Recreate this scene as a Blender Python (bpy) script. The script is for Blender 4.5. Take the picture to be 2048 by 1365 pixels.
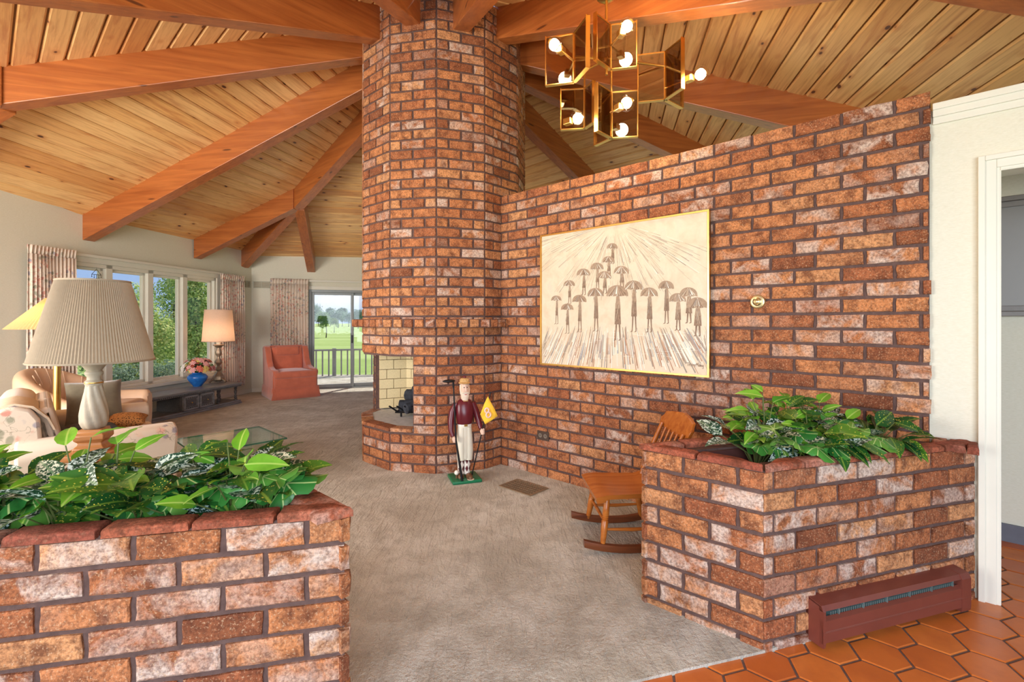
import bpy, bmesh, math, random
from mathutils import Vector, Matrix
R = math.radians
rnd = random.Random(7)
scn = bpy.context.scene
for o in list(bpy.data.objects): bpy.data.objects.remove(o)
COL = scn.collection

# ------------------------------------------------------------------ camera
FPX, CX, HY, CAMH = 950.0, 1024.0, 643.0, 1.36      # focal length in px, centre column, horizon row, eye height
cam = bpy.data.cameras.new('camera'); camo = bpy.data.objects.new('camera', cam); COL.objects.link(camo)
camo.location = (0, 0, CAMH); camo.rotation_euler = (R(90), 0, 0)
cam.sensor_width = 36; cam.sensor_fit = 'HORIZONTAL'; cam.lens = FPX/2048*36
cam.shift_y = (HY-682.5)/2048; cam.clip_start = .05; cam.clip_end = 2000
scn.camera = camo
# ------------------------------------------------------------------ look, sky, sun, lights
vs = scn.view_settings
vs.view_transform = 'Standard'; vs.look = 'None'; vs.gamma = 1; vs.use_curve_mapping = False
vs.exposure = 0.36
SKY = 0.72
world = bpy.data.worlds.new('sky'); scn.world = world; world.use_nodes = True
wn = world.node_tree.nodes; wl = world.node_tree.links
tcw = wn.new('ShaderNodeTexCoord'); mpw = wn.new('ShaderNodeMapping'); mpw.inputs['Scale'].default_value = (1, 1, 3.2)
nzw = wn.new('ShaderNodeTexNoise'); nzw.inputs['Scale'].default_value = 2.6; nzw.inputs['Detail'].default_value = 6
rpw = wn.new('ShaderNodeValToRGB'); rpw.color_ramp.elements[0].position = .53; rpw.color_ramp.elements[1].position = .72
rpw.color_ramp.elements[0].color = (.40, .58, .92, 1); rpw.color_ramp.elements[1].color = (.95, .95, .98, 1)
wl.new(tcw.outputs['Generated'], mpw.inputs[0]); wl.new(mpw.outputs[0], nzw.inputs['Vector']); wl.new(nzw.outputs['Fac'], rpw.inputs[0])
wl.new(rpw.outputs[0], wn['Background'].inputs[0]); wn['Background'].inputs[1].default_value = SKY
sun = bpy.data.lights.new('sun', 'SUN'); suno = bpy.data.objects.new('sun', sun); COL.objects.link(suno)
sun.energy = 4.5; sun.angle = R(1.5); sun.color = (1, .95, .86)
_sd = Vector((math.cos(R(72))*math.cos(R(50)), math.sin(R(72))*math.cos(R(50)), math.sin(R(50))))
suno.rotation_euler = _sd.to_track_quat('Z', 'Y').to_euler()
def area(name, loc, target, w, h, power, col):
    l = bpy.data.lights.new(name, 'AREA'); l.shape = 'RECTANGLE'; l.size = w; l.size_y = h; l.energy = power; l.color = col
    o = bpy.data.objects.new(name, l); COL.objects.link(o); o.location = loc
    o.rotation_euler = (Vector(loc)-Vector(target)).to_track_quat('Z', 'Y').to_euler(); return o
area('entry_window_offscreen', (.2, -2.4, 1.7), (-.2, 4, 1.3), 4.0, 2.6, 240, (.80, .89, 1))
area('side_fill_offscreen', (-5.0, .2, 1.7), (-3.0, 6.0, 1.4), 3.4, 2.4, 360, (1, .98, .95))  # added fill light to brighten the far room; no window known on this side

# ------------------------------------------------------------------ helpers
def lin(v):
    v /= 255.0
    return v/12.92 if v <= .04045 else ((v+.055)/1.055)**2.4
def c(r, g, b): return (lin(r), lin(g), lin(b), 1)
def F(x, y, z=0.0):                                   # pixel on a horizontal plane z -> plan point
    Y = FPX*(CAMH-z)/(y-HY); return Vector(((x-CX)/FPX*Y, Y, z))
def PX(x, y, Y): return Vector(((x-CX)/FPX*Y, Y, CAMH-(y-HY)/FPX*Y))
def az(a): return Vector((math.cos(R(a)), math.sin(R(a)), 0))
class VPlane:                                         # vertical plane through O along unit D, normal N on the right of D
    def __init__(s, O, D):
        s.O = Vector((O[0], O[1], 0)); s.D = Vector((D[0], D[1], 0)).normalized(); s.N = Vector((s.D.y, -s.D.x, 0))
        s.ang = math.atan2(s.D.y, s.D.x)
    def P(s, t, d=0, z=0): return s.O+s.D*t+s.N*d+Vector((0, 0, z))
    def t(s, px, d=0):
        k = (px-CX)/FPX; o = s.O+s.N*d
        return (k*o.y-o.x)/(s.D.x-k*s.D.y)
    def tz(s, px, py, d=0):
        t = s.t(px, d); p = s.P(t, d); return t, CAMH-(py-HY)/FPX*p.y

def link(name, me, parent=None, mats=None, smooth=None):
    o = bpy.data.objects.new(name, me); COL.objects.link(o)
    if parent is not None: o.parent = parent
    if mats is not None and len(me.materials) == 0:
        for m in (mats if isinstance(mats, (list, tuple)) else [mats]): me.materials.append(m)
    if smooth is not None:
        me.shade_smooth(); me.set_sharp_from_angle(angle=R(smooth))
    return o
def tag(o, label=None, cat=None, group=None, kind=None):
    if label: o['label'] = label
    if cat: o['category'] = cat
    if group: o['group'] = group
    if kind: o['kind'] = kind
    return o
def empty(name, loc=(0, 0, 0), rz=0, label=None, cat=None, group=None, kind=None):
    o = bpy.data.objects.new(name, None); COL.objects.link(o); o.location = loc; o.rotation_euler = (0, 0, rz)
    o.empty_display_size = .1
    return tag(o, label, cat, group, kind)
class MB:
    def __init__(s): s.v = []; s.f = []; s.m = []
    def add(s, vs, fs, mi=0):
        b = len(s.v); s.v += [tuple(x) for x in vs]; s.f += [tuple(i+b for i in f) for f in fs]; s.m += [mi]*len(fs); return s
    def box(s, x0, x1, y0, y1, z0, z1, M=None, mi=0):
        vs = [Vector((x, y, z)) for x in (x0, x1) for y in (y0, y1) for z in (z0, z1)]
        if M is not None: vs = [M @ v for v in vs]
        return s.add(vs, [(0, 1, 3, 2), (4, 6, 7, 5), (0, 4, 5, 1), (2, 3, 7, 6), (0, 2, 6, 4), (1, 5, 7, 3)], mi)
    def cbox(s, ctr, size, M=None, mi=0):
        return s.box(*[ctr[i//2]+(-.5 if i % 2 == 0 else .5)*size[i//2] for i in range(6)], M=M, mi=mi)
    def prism(s, poly, a0, a1, axis='z', M=None, mi=0):     # polygon extruded along an axis
        n = len(poly)
        def mk(p, a):
            v = Vector((p[0], p[1], a)) if axis == 'z' else (Vector((p[0], a, p[1])) if axis == 'y' else Vector((a, p[0], p[1])))
            return M @ v if M is not None else v
        vs = [mk(p, a0) for p in poly]+[mk(p, a1) for p in poly]
        fs = [tuple(range(n-1, -1, -1)), tuple(range(n, 2*n))]+[(i, (i+1) % n, n+(i+1) % n, n+i) for i in range(n)]
        return s.add(vs, fs, mi)
    def lathe(s, prof, n=24, M=None, mi=0, fn=None, caps=True):
        vs = []
        for (r, z) in prof:
            for i in range(n):
                a = 2*math.pi*i/n; rr = fn(r, a, z) if fn else r
                v = Vector((rr*math.cos(a), rr*math.sin(a), z)); vs.append(M @ v if M is not None else v)
        fs = []
        for j in range(len(prof)-1):
            for i in range(n):
                k = (i+1) % n; fs.append((j*n+i, j*n+k, (j+1)*n+k, (j+1)*n+i))
        if caps:
            fs.append(tuple(range(n-1, -1, -1))); fs.append(tuple((len(prof)-1)*n+i for i in range(n)))
        return s.add(vs, fs, mi)
    def tube(s, pts, rad, n=8, mi=0, closed=False):
        pts = [Vector(p) for p in pts]; m = len(pts)
        if not hasattr(rad, '__len__'): rad = [rad]*m
        vs = []; up = Vector((0, 0, 1)); prev = None
        for i, p in enumerate(pts):
            if closed: d = pts[(i+1) % m]-pts[i-1]
            else: d = pts[min(i+1, m-1)]-pts[max(i-1, 0)]
            d.normalize()
            if prev is None:
                a = d.cross(up if abs(d.z) < .9 else Vector((1, 0, 0))).normalized()
            else:
                a = (prev-d*prev.dot(d)).normalized()
            prev = a; b = d.cross(a)
            for k in range(n):
                t = 2*math.pi*k/n; vs.append(p+(a*math.cos(t)+b*math.sin(t))*rad[i])
        fs = []
        for i in range(m if closed else m-1):
            j = (i+1) % m
            for k in range(n):
                l = (k+1) % n; fs.append((i*n+k, i*n+l, j*n+l, j*n+k))
        if not closed:
            fs.append(tuple(range(n-1, -1, -1))); fs.append(tuple((m-1)*n+k for k in range(n)))
        return s.add(vs, fs, mi)
    def loft(s, rings, caps=True, closed=True, mi=0):
        n = len(rings[0]); vs = [v for r in rings for v in r]; fs = []
        for j in range(len(rings)-1):
            for i in range(n if closed else n-1):
                k = (i+1) % n; fs.append((j*n+i, j*n+k, (j+1)*n+k, (j+1)*n+i))
        if caps and closed:
            fs.append(tuple(range(n-1, -1, -1))); fs.append(tuple((len(rings)-1)*n+i for i in range(n)))
        return s.add(vs, fs, mi)
    def sphere(s, ctr, r, nu=12, nv=8, mi=0, sc=(1, 1, 1), M=None):
        rings = []
        for j in range(nv+1):
            ph = math.pi*j/nv; rr = max(math.sin(ph), .001)
            ring = [Vector((ctr[0]+r*sc[0]*rr*math.cos(2*math.pi*i/nu), ctr[1]+r*sc[1]*rr*math.sin(2*math.pi*i/nu), ctr[2]-r*sc[2]*math.cos(ph))) for i in range(nu)]
            rings.append([M @ v for v in ring] if M is not None else ring)
        return s.loft(rings, mi=mi)
    def quad(s, a, b, cc, d, mi=0): return s.add([a, b, cc, d], [(0, 1, 2, 3)], mi)
    def mesh(s, name, mats):
        me = bpy.data.meshes.new(name); me.from_pydata(s.v, [], s.f)
        for m in (mats if isinstance(mats, (list, tuple)) else [mats]): me.materials.append(m)
        if any(s.m): me.polygons.foreach_set('material_index', s.m)
        bm = bmesh.new(); bm.from_mesh(me); bmesh.ops.recalc_face_normals(bm, faces=bm.faces); bm.to_mesh(me); bm.free()
        me.update(); return me
    def build(s, name, mats, parent=None, smooth=None, bevel=None, sub=None):
        o = link(name, s.mesh(name, mats), parent, None, smooth)
        if bevel:
            b = o.modifiers.new('bevel', 'BEVEL'); b.width = bevel; b.segments = 2; b.limit_method = 'ANGLE'
        if sub:
            b = o.modifiers.new('sub', 'SUBSURF'); b.levels = sub; b.render_levels = sub
        return o
def rbox(sx, sy, sz, r, M=None, puff=0, seg=3, cuts=0):       # rounded (optionally puffed) cushion block centred on the origin
    bm = bmesh.new(); bmesh.ops.create_cube(bm, size=1)
    bmesh.ops.scale(bm, vec=(sx, sy, sz), verts=bm.verts)
    if cuts: bmesh.ops.subdivide_edges(bm, edges=bm.edges[:], cuts=cuts, use_grid_fill=True)
    if puff:
        for v in bm.verts:
            a = max(0, 1-(2*v.co.x/sx)**2); b = max(0, 1-(2*v.co.y/sy)**2)
            v.co.z += math.copysign(puff*a*b, v.co.z) if abs(v.co.z) > .4*sz else 0
    if r: bmesh.ops.bevel(bm, geom=[e for e in bm.edges if len(e.link_faces) == 2 and e.calc_face_angle(0) > R(50)], offset=r, segments=seg, profile=.6, affect='EDGES')
    if M is not None: bmesh.ops.transform(bm, matrix=M, verts=bm.verts)
    mb = MB(); bm.verts.index_update(); mb.add([v.co.copy() for v in bm.verts], [[v.index for v in f.verts] for f in bm.faces]); bm.free(); return mb
def TR(x, y, z, rz=0, rx=0, ry=0): return Matrix.Translation((x, y, z)) @ Matrix.Rotation(rz, 4, 'Z') @ Matrix.Rotation(ry, 4, 'Y') @ Matrix.Rotation(rx, 4, 'X')

# ------------------------------------------------------------------ materials
class NT:
    def __init__(s, name):
        s.mat = bpy.data.materials.new(name); s.mat.use_nodes = True; s.n = s.mat.node_tree.nodes; s.l = s.mat.node_tree.links
        s.b = s.n['Principled BSDF']
    def new(s, t, **kw):
        nd = s.n.new(t)
        for k, v in kw.items():
            if k in nd.inputs: nd.inputs[k].default_value = v
            else: setattr(nd, k, v)
        return nd
    def lk(s, a, b): s.l.new(a, b)
    def coord(s, kind='Object', scale=(1, 1, 1), offs=None):
        tc = s.new('ShaderNodeTexCoord'); mp = s.new('ShaderNodeMapping'); mp.inputs['Scale'].default_value = scale
        s.lk(tc.outputs[kind], mp.inputs[0])
        if offs is not None: s.lk(offs, mp.inputs['Location'])
        return mp.outputs[0]
    def noise(s, vec, scale, detail=4, rough=.55, dist=0):
        nz = s.new('ShaderNodeTexNoise'); nz.inputs['Scale'].default_value = scale; nz.inputs['Detail'].default_value = detail
        nz.inputs['Roughness'].default_value = rough; nz.inputs['Distortion'].default_value = dist
        if vec is not None: s.lk(vec, nz.inputs['Vector'])
        return nz.outputs['Fac']
    def voro(s, vec, scale, out='Distance', feat='F1', rnd_=1.0):
        nz = s.new('ShaderNodeTexVoronoi', feature=feat); nz.inputs['Scale'].default_value = scale; nz.inputs['Randomness'].default_value = rnd_
        if vec is not None: s.lk(vec, nz.inputs['Vector'])
        return nz.outputs[out]
    def ramp(s, fac, stops, interp='LINEAR'):
        r = s.new('ShaderNodeValToRGB'); r.color_ramp.interpolation = interp
        while len(r.color_ramp.elements) > 1: r.color_ramp.elements.remove(r.color_ramp.elements[-1])
        for i, (p, col) in enumerate(stops):
            e = r.color_ramp.elements[0] if i == 0 else r.color_ramp.elements.new(p)
            e.position = p; e.color = col if hasattr(col, '__len__') else (col, col, col, 1)
        if fac is not None: s.lk(fac, r.inputs[0])
        return r.outputs[0]
    def mix(s, fac, a, b, mode='MIX'):
        m = s.new('ShaderNodeMix', data_type='RGBA', blend_type=mode)
        for sock, v in ((m.inputs[0], fac), (m.inputs[6], a), (m.inputs[7], b)):
            if isinstance(v, bpy.types.NodeSocket): s.lk(v, sock)
            else: sock.default_value = v
        return m.outputs[2]
    def math(s, op, a, b=0.0, cc=0.0):
        m = s.new('ShaderNodeMath', operation=op)
        for i, v in enumerate((a, b, cc)):
            if isinstance(v, bpy.types.NodeSocket): s.lk(v, m.inputs[i])
            else: m.inputs[i].default_value = v
        return m.outputs[0]
    def bump(s, h, strength=.3, dist=.01):
        b = s.new('ShaderNodeBump'); b.inputs['Strength'].default_value = strength; b.inputs['Distance'].default_value = dist
        s.lk(h, b.inputs['Height']); s.lk(b.outputs[0], s.b.inputs['Normal'])
    def col(s, v):
        if isinstance(v, bpy.types.NodeSocket): s.lk(v, s.b.inputs['Base Color'])
        else: s.b.inputs['Base Color'].default_value = v
        return s
    def set(s, rough=.6, metal=0, spec=.5, trans=0, ior=1.45, sheen=0, coat=0, sub=0):
        i = s.b.inputs; i['Roughness'].default_value = rough; i['Metallic'].default_value = metal; i['Specular IOR Level'].default_value = spec
        i['Transmission Weight'].default_value = trans; i['IOR'].default_value = ior; i['Sheen Weight'].default_value = sheen; i['Coat Weight'].default_value = coat
        return s.mat
def plain(name, col, rough=.6, metal=0, spec=.5, var=.08, sc=20, bump=0, **kw):
    t = NT(name); v = t.coord('Object'); nz = t.noise(v, sc, 5)
    d = tuple(x*(1-var) for x in col[:3])+(1,); e = tuple(min(1, x*(1+var)) for x in col[:3])+(1,)
    t.col(t.ramp(nz, [(.3, d), (.7, e)]))
    if bump: t.bump(nz, bump, .01)
    return t.set(rough, metal, spec, **kw)

def brick_mat(name, ramp, pale, palefac, speck=.5):
    t = NT(name)
    oi = t.new('ShaderNodeObjectInfo'); at = t.new('ShaderNodeAttribute', attribute_name='rnd')
    r = t.math('FRACT', t.math('ADD', oi.outputs['Random'], at.outputs['Fac']))
    r2 = t.math('FRACT', t.math('MULTIPLY', r, 17.31)); r3 = t.math('FRACT', t.math('MULTIPLY', r, 71.7))
    geo = t.new('ShaderNodeNewGeometry'); va = t.new('ShaderNodeVectorMath', operation='ADD'); cb = t.new('ShaderNodeCombineXYZ')
    for i, q in enumerate((r, r2, r3)): t.lk(t.math('MULTIPLY', q, 9.0), cb.inputs[i])
    t.lk(geo.outputs['Position'], va.inputs[0]); t.lk(cb.outputs[0], va.inputs[1]); v = va.outputs[0]
    base = t.ramp(r, ramp)
    n1 = t.noise(v, 16, 4, .6); n2 = t.noise(v, 85, 4, .7); n3 = t.noise(v, 9, 5, .65, .6)
    dark = t.mix(t.ramp(n1, [(.44, 0.0), (.66, .8)]), base, c(104, 56, 36))
    pf = t.math('MULTIPLY', t.ramp(n3, [(.42, 0.0), (.6, 1.0)]), t.ramp(r2, [(1-palefac-.12, .0), (1-palefac+.25, .95)]))
    col = t.mix(pf, dark, pale)
    col = t.mix(t.ramp(n2, [(.38, .6), (.58, 0.0)]), col, c(82, 46, 32))
    col = t.mix(t.ramp(t.noise(v, 150, 2, .6), [(.56, 0.0), (.72, speck)]), col, c(218, 180, 142))
    t.col(col); t.bump(t.math('ADD', n2, t.math('MULTIPLY', n1, .6)), .55, .006)
    return t.set(.88, 0, .25)
M_BRICK = brick_mat('brick_fired', [(0, c(138, 80, 52)), (.2, c(184, 112, 70)), (.45, c(206, 136, 86)), (.65, c(164, 94, 60)), (.85, c(214, 152, 102)), (1, c(192, 120, 76))], c(210, 186, 170), .30)
M_BRICKP = brick_mat('brick_fired_whitened', [(0, c(138, 80, 52)), (.2, c(184, 112, 70)), (.45, c(206, 136, 86)), (.65, c(164, 94, 60)), (.85, c(214, 152, 102)), (1, c(192, 120, 76))], c(210, 186, 170), .5)
M_COPING = brick_mat('brick_coping', [(0, c(158, 84, 62)), (.4, c(184, 100, 70)), (.7, c(150, 78, 60)), (1, c(176, 104, 78))], c(196, 150, 130), .2, .12)
M_MORTAR = plain('mortar', c(98, 76, 70), .95, 0, .1, .18, 40, .4)
def wood_plank():
    t = NT('pine_plank'); oi = t.new('ShaderNodeObjectInfo'); r = oi.outputs['Random']
    cb = t.new('ShaderNodeCombineXYZ'); t.lk(t.math('MULTIPLY', r, 37.0), cb.inputs[0]); t.lk(t.math('MULTIPLY', r, 11.0), cb.inputs[1])
    v = t.coord('Object', (1, 9, 9), cb.outputs[0]); v2 = t.coord('Object', (1.2, 26, 26), cb.outputs[0]); vk = t.coord('Object', (3.6, 6.3, 6.3), cb.outputs[0])
    base = t.ramp(r, [(0, c(228, 172, 104)), (.35, c(238, 192, 130)), (.7, c(230, 178, 114)), (1, c(214, 150, 86))])
    g = t.noise(v, 1.6, 4, .6, .8); g2 = t.noise(v2, 2.0, 3, .5, .4)
    col = t.mix(t.ramp(g, [(.5, 0.0), (.72, .6)]), base, c(176, 98, 48))
    col = t.mix(t.ramp(g2, [(.45, 0.0), (.75, .35)]), col, c(160, 88, 44))
    kd = t.voro(vk, 1.0); kn = t.ramp(kd, [(.075, 1.0), (.11, 0.0)]); kh = t.ramp(kd, [(.08, .6), (.24, 0.0)])
    col = t.mix(kh, col, c(190, 112, 56)); col = t.mix(kn, col, c(92, 52, 34))
    t.col(col); t.bump(g2, .08, .004); return t.set(.38, 0, .5)
M_PLANK = wood_plank()
def wood_beam(name, a, b, d, rough=.42):
    t = NT(name); v = t.coord('Object', (.7, 12, 12)); v2 = t.coord('Object', (.25, 1, 1)); v3 = t.coord('Object', (1.2, 5, 7))
    g = t.noise(v, 2.2, 4, .6, .5)
    wv = t.new('ShaderNodeSeparateXYZ'); t.lk(v2, wv.inputs[0])
    lam = t.math('FLOOR', t.math('MULTIPLY', wv.outputs[2], 24.0)); wn_ = t.new('ShaderNodeTexWhiteNoise', noise_dimensions='1D'); t.lk(lam, wn_.inputs['W'])
    col = t.mix(t.ramp(g, [(.35, 0.0), (.7, 1.0)]), a, b); col = t.mix(t.math('MULTIPLY', wn_.outputs[0], .5), col, d)
    kd = t.voro(v3, 1.0); col = t.mix(t.ramp(kd, [(.05, .9), (.09, 0.0)]), col, c(84, 40, 20))
    t.col(col); t.bump(g, .06, .004); return t.set(rough, 0, .5)
M_BEAM = wood_beam('beam_fir', c(184, 106, 50), c(142, 72, 30), c(158, 82, 36), .36); M_BEAM.node_tree.nodes['Principled BSDF'].inputs['Coat Weight'].default_value = .5; M_BEAM.node_tree.nodes['Principled BSDF'].inputs['Coat Roughness'].default_value = .3
def carpet():
    t = NT('carpet'); v = t.coord('Object'); n1 = t.noise(v, 2.1, 5, .6, .5); n2 = t.noise(v, 9, 4, .65); n3 = t.noise(v, 260, 2, .7); n4 = t.noise(v, 60, 3, .6)
    vs_ = t.coord('Object', (7, 1.3, 1)); n5 = t.noise(vs_, 3.0, 4, .6, 1.0)
    col = t.ramp(n1, [(.34, c(188, 180, 163)), (.5, c(213, 206, 190)), (.66, c(229, 224, 211))])
    col = t.mix(t.ramp(n2, [(.46, 0.0), (.66, .6)]), col, c(172, 163, 146)); col = t.mix(t.ramp(n3, [(.3, .38), (.62, 0.0)]), col, c(132, 119, 102))
    t.col(col); h = t.math('ADD', t.math('ADD', t.math('MULTIPLY', n3, .35), t.math('MULTIPLY', n5, 1.6)), t.math('MULTIPLY', n4, .8)); t.bump(h, .9, .02); return t.set(1.0, 0, .05, sheen=.2)
M_CARPET = carpet()
def tile():
    t = NT('terracotta'); oi = t.new('ShaderNodeObjectInfo'); v = t.coord('Object', (1, 1, 1)); g = t.new('ShaderNodeNewGeometry')
    n1 = t.noise(g.outputs['Position'], 7, 4, .6); n2 = t.noise(g.outputs['Position'], 60, 3)
    base = t.ramp(oi.outputs['Random'], [(0, c(196, 104, 44)), (.5, c(210, 120, 54)), (1, c(186, 92, 40))])
    col = t.mix(t.ramp(n1, [(.4, 0.0), (.75, .6)]), base, c(168, 84, 40)); t.col(col); t.bump(n2, .08, .004); return t.set(.3, 0, .45)
M_TILE = tile(); M_GROUT = plain('grout', c(112, 92, 84), .95, 0, .1, .15, 60)
def wallpaint():
    t = NT('wall_grasscloth'); v = t.coord('Object', (1, 1, 6)); n = t.noise(v, 55, 3); t.col(t.ramp(n, [(.3, c(214, 207, 186)), (.7, c(224, 218, 200))])); t.bump(n, .15, .004); return t.set(.85, 0, .2)
M_WALL = wallpaint()
M_TRIM = plain('trim_paint', c(222, 216, 200), .45, 0, .45, .02, 6)
M_DARK = plain('roof_sheathing', c(170, 122, 78), .8)
M_GREYMETAL = plain('grey_aluminium', c(140, 142, 140), .45, .3, .5, .04)
M_BRASS = plain('brass', c(216, 172, 96), .28, 1, .5, .05)
M_BRASSD = plain('brass_satin', c(196, 152, 84), .4, 1, .5, .05)
def glass(name, tint=(1, 1, 1, 1), refl=.08):
    t = NT(name); n = t.n; tr = t.new('ShaderNodeBsdfTransparent'); tr.inputs[0].default_value = tint; gl = t.new('ShaderNodeBsdfGlossy'); gl.inputs['Roughness'].default_value = .02
    fr = t.new('ShaderNodeLayerWeight'); fr.inputs[0].default_value = .5; mx = t.new('ShaderNodeMixShader')
    f = t.math('MULTIPLY_ADD', t.math('POWER', fr.outputs['Facing'], 5.0), .6, refl+.02); t.lk(f, mx.inputs[0]); t.lk(tr.outputs[0], mx.inputs[1]); t.lk(gl.outputs[0], mx.inputs[2]); t.lk(mx.outputs[0], n['Material Output'].inputs[0]); return t.mat
M_GLASS = glass('window_glass', (1, 1, 1, 1), .0)
M_GLASSG = glass('table_glass', (.86, .96, .94, 1), .07)
M_GLASSE = glass('glass_edge', (.35, .70, .62, 1), .05)
M_SMOKE = glass('smoked_acrylic', (.62, .50, .38, 1), .16)
M_BULBG = glass('bulb_glass', (1, .97, .9, 1), .05)
def emis(name, col, st):
    t = NT(name); t.b.inputs['Emission Color'].default_value = col; t.b.inputs['Emission Strength'].default_value = st; t.col(col); return t.mat
M_FIL = emis('bulb_filament', (1, .80, .52, 1), 60)
M_LAMPGLOW = emis('lamp_glow', (1, .62, .25, 1), 12)
def shade(name, col, rough=.9, tl=.5):
    t = NT(name); v = t.coord('Object', (1, 1, 1)); n = t.noise(v, 60, 3); cc = t.ramp(n, [(.3, tuple(x*.93 for x in col[:3])+(1,)), (.7, col)])
    t.col(cc); t.set(rough, 0, .2); tl_ = t.new('ShaderNodeBsdfTranslucent'); t.lk(cc, tl_.inputs[0]); mx = t.new('ShaderNodeMixShader'); mx.inputs[0].default_value = tl
    t.lk(t.b.outputs[0], mx.inputs[1]); t.lk(tl_.outputs[0], mx.inputs[2]); t.lk(mx.outputs[0], t.n['Material Output'].inputs[0]); return t.mat
M_SHADE = shade('shade_taupe', c(180, 162, 138), .9, .25)
M_SHADEO = shade('shade_orange', c(234, 200, 150), .9, .55)
M_SHADEC = shade('shade_cream', c(232, 206, 184), .9, .45)
def floral(name, base, sc=1.0, dens=.5, stripe=False):
    t = NT(name); v = t.coord('Object', (1, 1, 1)); nz = t.new('ShaderNodeTexNoise'); nz.inputs['Scale'].default_value = 9*sc; nz.inputs['Detail'].default_value = 3; t.lk(v, nz.inputs['Vector'])
    dv = t.new('ShaderNodeVectorMath', operation='MULTIPLY_ADD'); t.lk(nz.outputs['Color'], dv.inputs[0]); dv.inputs[1].default_value = (.06/sc,)*3; t.lk(v, dv.inputs[2]); w = dv.outputs[0]
    big = t.noise(v, 2.6*sc, 2, .5); mask = t.ramp(big, [(.62-dens*.25, 0.0), (.68-dens*.25, 1.0)])
    vd = t.new('ShaderNodeTexVoronoi'); vd.inputs['Scale'].default_value = 16*sc; t.lk(w, vd.inputs['Vector'])
    sp = t.new('ShaderNodeSeparateColor'); t.lk(vd.outputs['Color'], sp.inputs[0])
    pal = t.ramp(sp.outputs[0], [(0, c(196, 92, 76)), (.2, c(214, 150, 130)), (.4, c(96, 110, 84)), (.6, c(104, 106, 138)), (.8, c(216, 168, 140)), (1, c(120, 84, 70))], 'CONSTANT')
    blot = t.ramp(vd.outputs['Distance'], [(.32, 1.0), (.5, 0.0)])
    col = t.mix(t.math('MULTIPLY', t.math('MULTIPLY', mask, blot), .6), base, pal)
    vine = t.noise(w, 11*sc, 2); vm = t.ramp(vine, [(.485, 0.0), (.5, .55), (.515, 0.0)]); col = t.mix(t.math('MULTIPLY', vm, mask), col, c(96, 96, 70))
    t.col(col); t.bump(t.noise(v, 120, 2), .1, .004); return t.set(.9, 0, .15, sheen=.15)
M_CURTAIN = floral('curtain_floral', c(222, 204, 186), 1.3, .8)
M_SOFA = floral('sofa_floral', c(210, 194, 174), 1.2, .42)
M_CREAMQ = plain('cream_quilt', c(212, 192, 164), .9, 0, .2, .06, 30, .3)
M_PEACH = plain('peach_leather', c(220, 186, 154), .45, 0, .45, .04, 12, .15)
M_CORAL = plain('coral_velvet', c(202, 110, 82), .85, 0, .2, .12, 7, .1, sheen=.6)
M_OLIVE = plain('olive_velvet', c(112, 104, 84), .9, 0, .2, .25, 9, .2, sheen=.4)
M_SLATE = plain('slate_fabric', c(70, 78, 88), .9, 0, .2, .2, 12, .2)
def leopard():
    t = NT('leopard_print'); v = t.coord('Object'); d = t.voro(v, 70); t.col(t.ramp(d, [(.25, c(60, 36, 20)), (.4, c(176, 122, 66))])); return t.set(.9)
M_LEO = leopard()
def greywood():
    t = NT('weathered_grey_wood'); v = t.coord('Object', (2, 14, 14)); n = t.noise(v, 3, 4, .6, .5); t.col(t.ramp(n, [(.3, c(104, 102, 100)), (.7, c(146, 144, 142))])); t.bump(n, .1, .004); return t.set(.38, 0, .5)
M_GREYW = greywood(); M_GREYD = plain('grey_carved_wood', c(92, 88, 84), .5, 0, .4, .3, 90, .6)
M_MAPLE = wood_beam('maple_varnish', c(196, 118, 48), c(158, 82, 30), c(176, 100, 40), .25)
M_WALNUT = wood_beam('walnut_varnish', c(120, 64, 32), c(84, 42, 22), c(100, 52, 26), .3)
M_OAK = wood_beam('oak_table', c(186, 128, 74), c(150, 96, 52), c(170, 112, 62), .4)
M_HEATER = plain('heater_enamel', c(120, 62, 50), .35, .1, .5, .08, 8)
M_FIN = plain('heater_fins', c(126, 150, 148), .4, .6, .5, .1)
def vasemat():
    t = NT('blue_glaze'); v = t.coord('Object', (1, 1, 2)); n = t.noise(v, 8, 4, .6, .6); t.col(t.ramp(n, [(.35, c(24, 84, 160)), (.6, c(40, 118, 196)), (.75, c(70, 150, 200))])); return t.set(.18, 0, .5, coat=.3)
M_VASE = vasemat()
M_PEWTER = plain('antique_bronze', c(150, 128, 104), .45, .6, .5, .25, 30, .3)
M_STONE = plain('cream_stone', c(166, 152, 130), .55, 0, .4, .1, 25, .15)
M_FIREB = plain('firebrick', c(226, 206, 160), .9, 0, .2, .08, 8, .2)
M_SOOT = plain('soot', c(30, 26, 26), .95); M_LOG = plain('charred_log', c(58, 60, 66), .9, 0, .2, .5, 14, 1.0); M_ASH = plain('hearth_slate', c(196, 194, 190), .8, 0, .3, .15, 20, .3)
M_WHITE = plain('white_paint', c(236, 230, 218), .4); M_CREAMP = plain('cream_paint', c(226, 220, 200), .4, 0, .5, .05, 10)
M_BURG = plain('burgundy_paint', c(98, 30, 38), .28, 0, .5, .1, 10); M_SKIN = plain('painted_skin', c(226, 190, 166), .35); M_BEARD = plain('painted_beard', c(232, 212, 190), .5, 0, .3, .1, 40, .4)
M_BLACK = plain('black_metal', c(26, 25, 27), .4, .3); M_GREENP = plain('green_paint', c(22, 112, 72), .3, 0, .5, .12, 9); M_YELLOW = plain('yellow_cloth', c(242, 190, 62), .8, 0, .2, .06, 20, .1); M_PINKW = plain('pale_pink_print', c(244, 206, 186), .8)
M_SHOE = plain('brown_shoe', c(110, 78, 54), .4); M_TAN = plain('tan_hat', c(206, 166, 108), .6, 0, .3, .3, 60)
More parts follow.
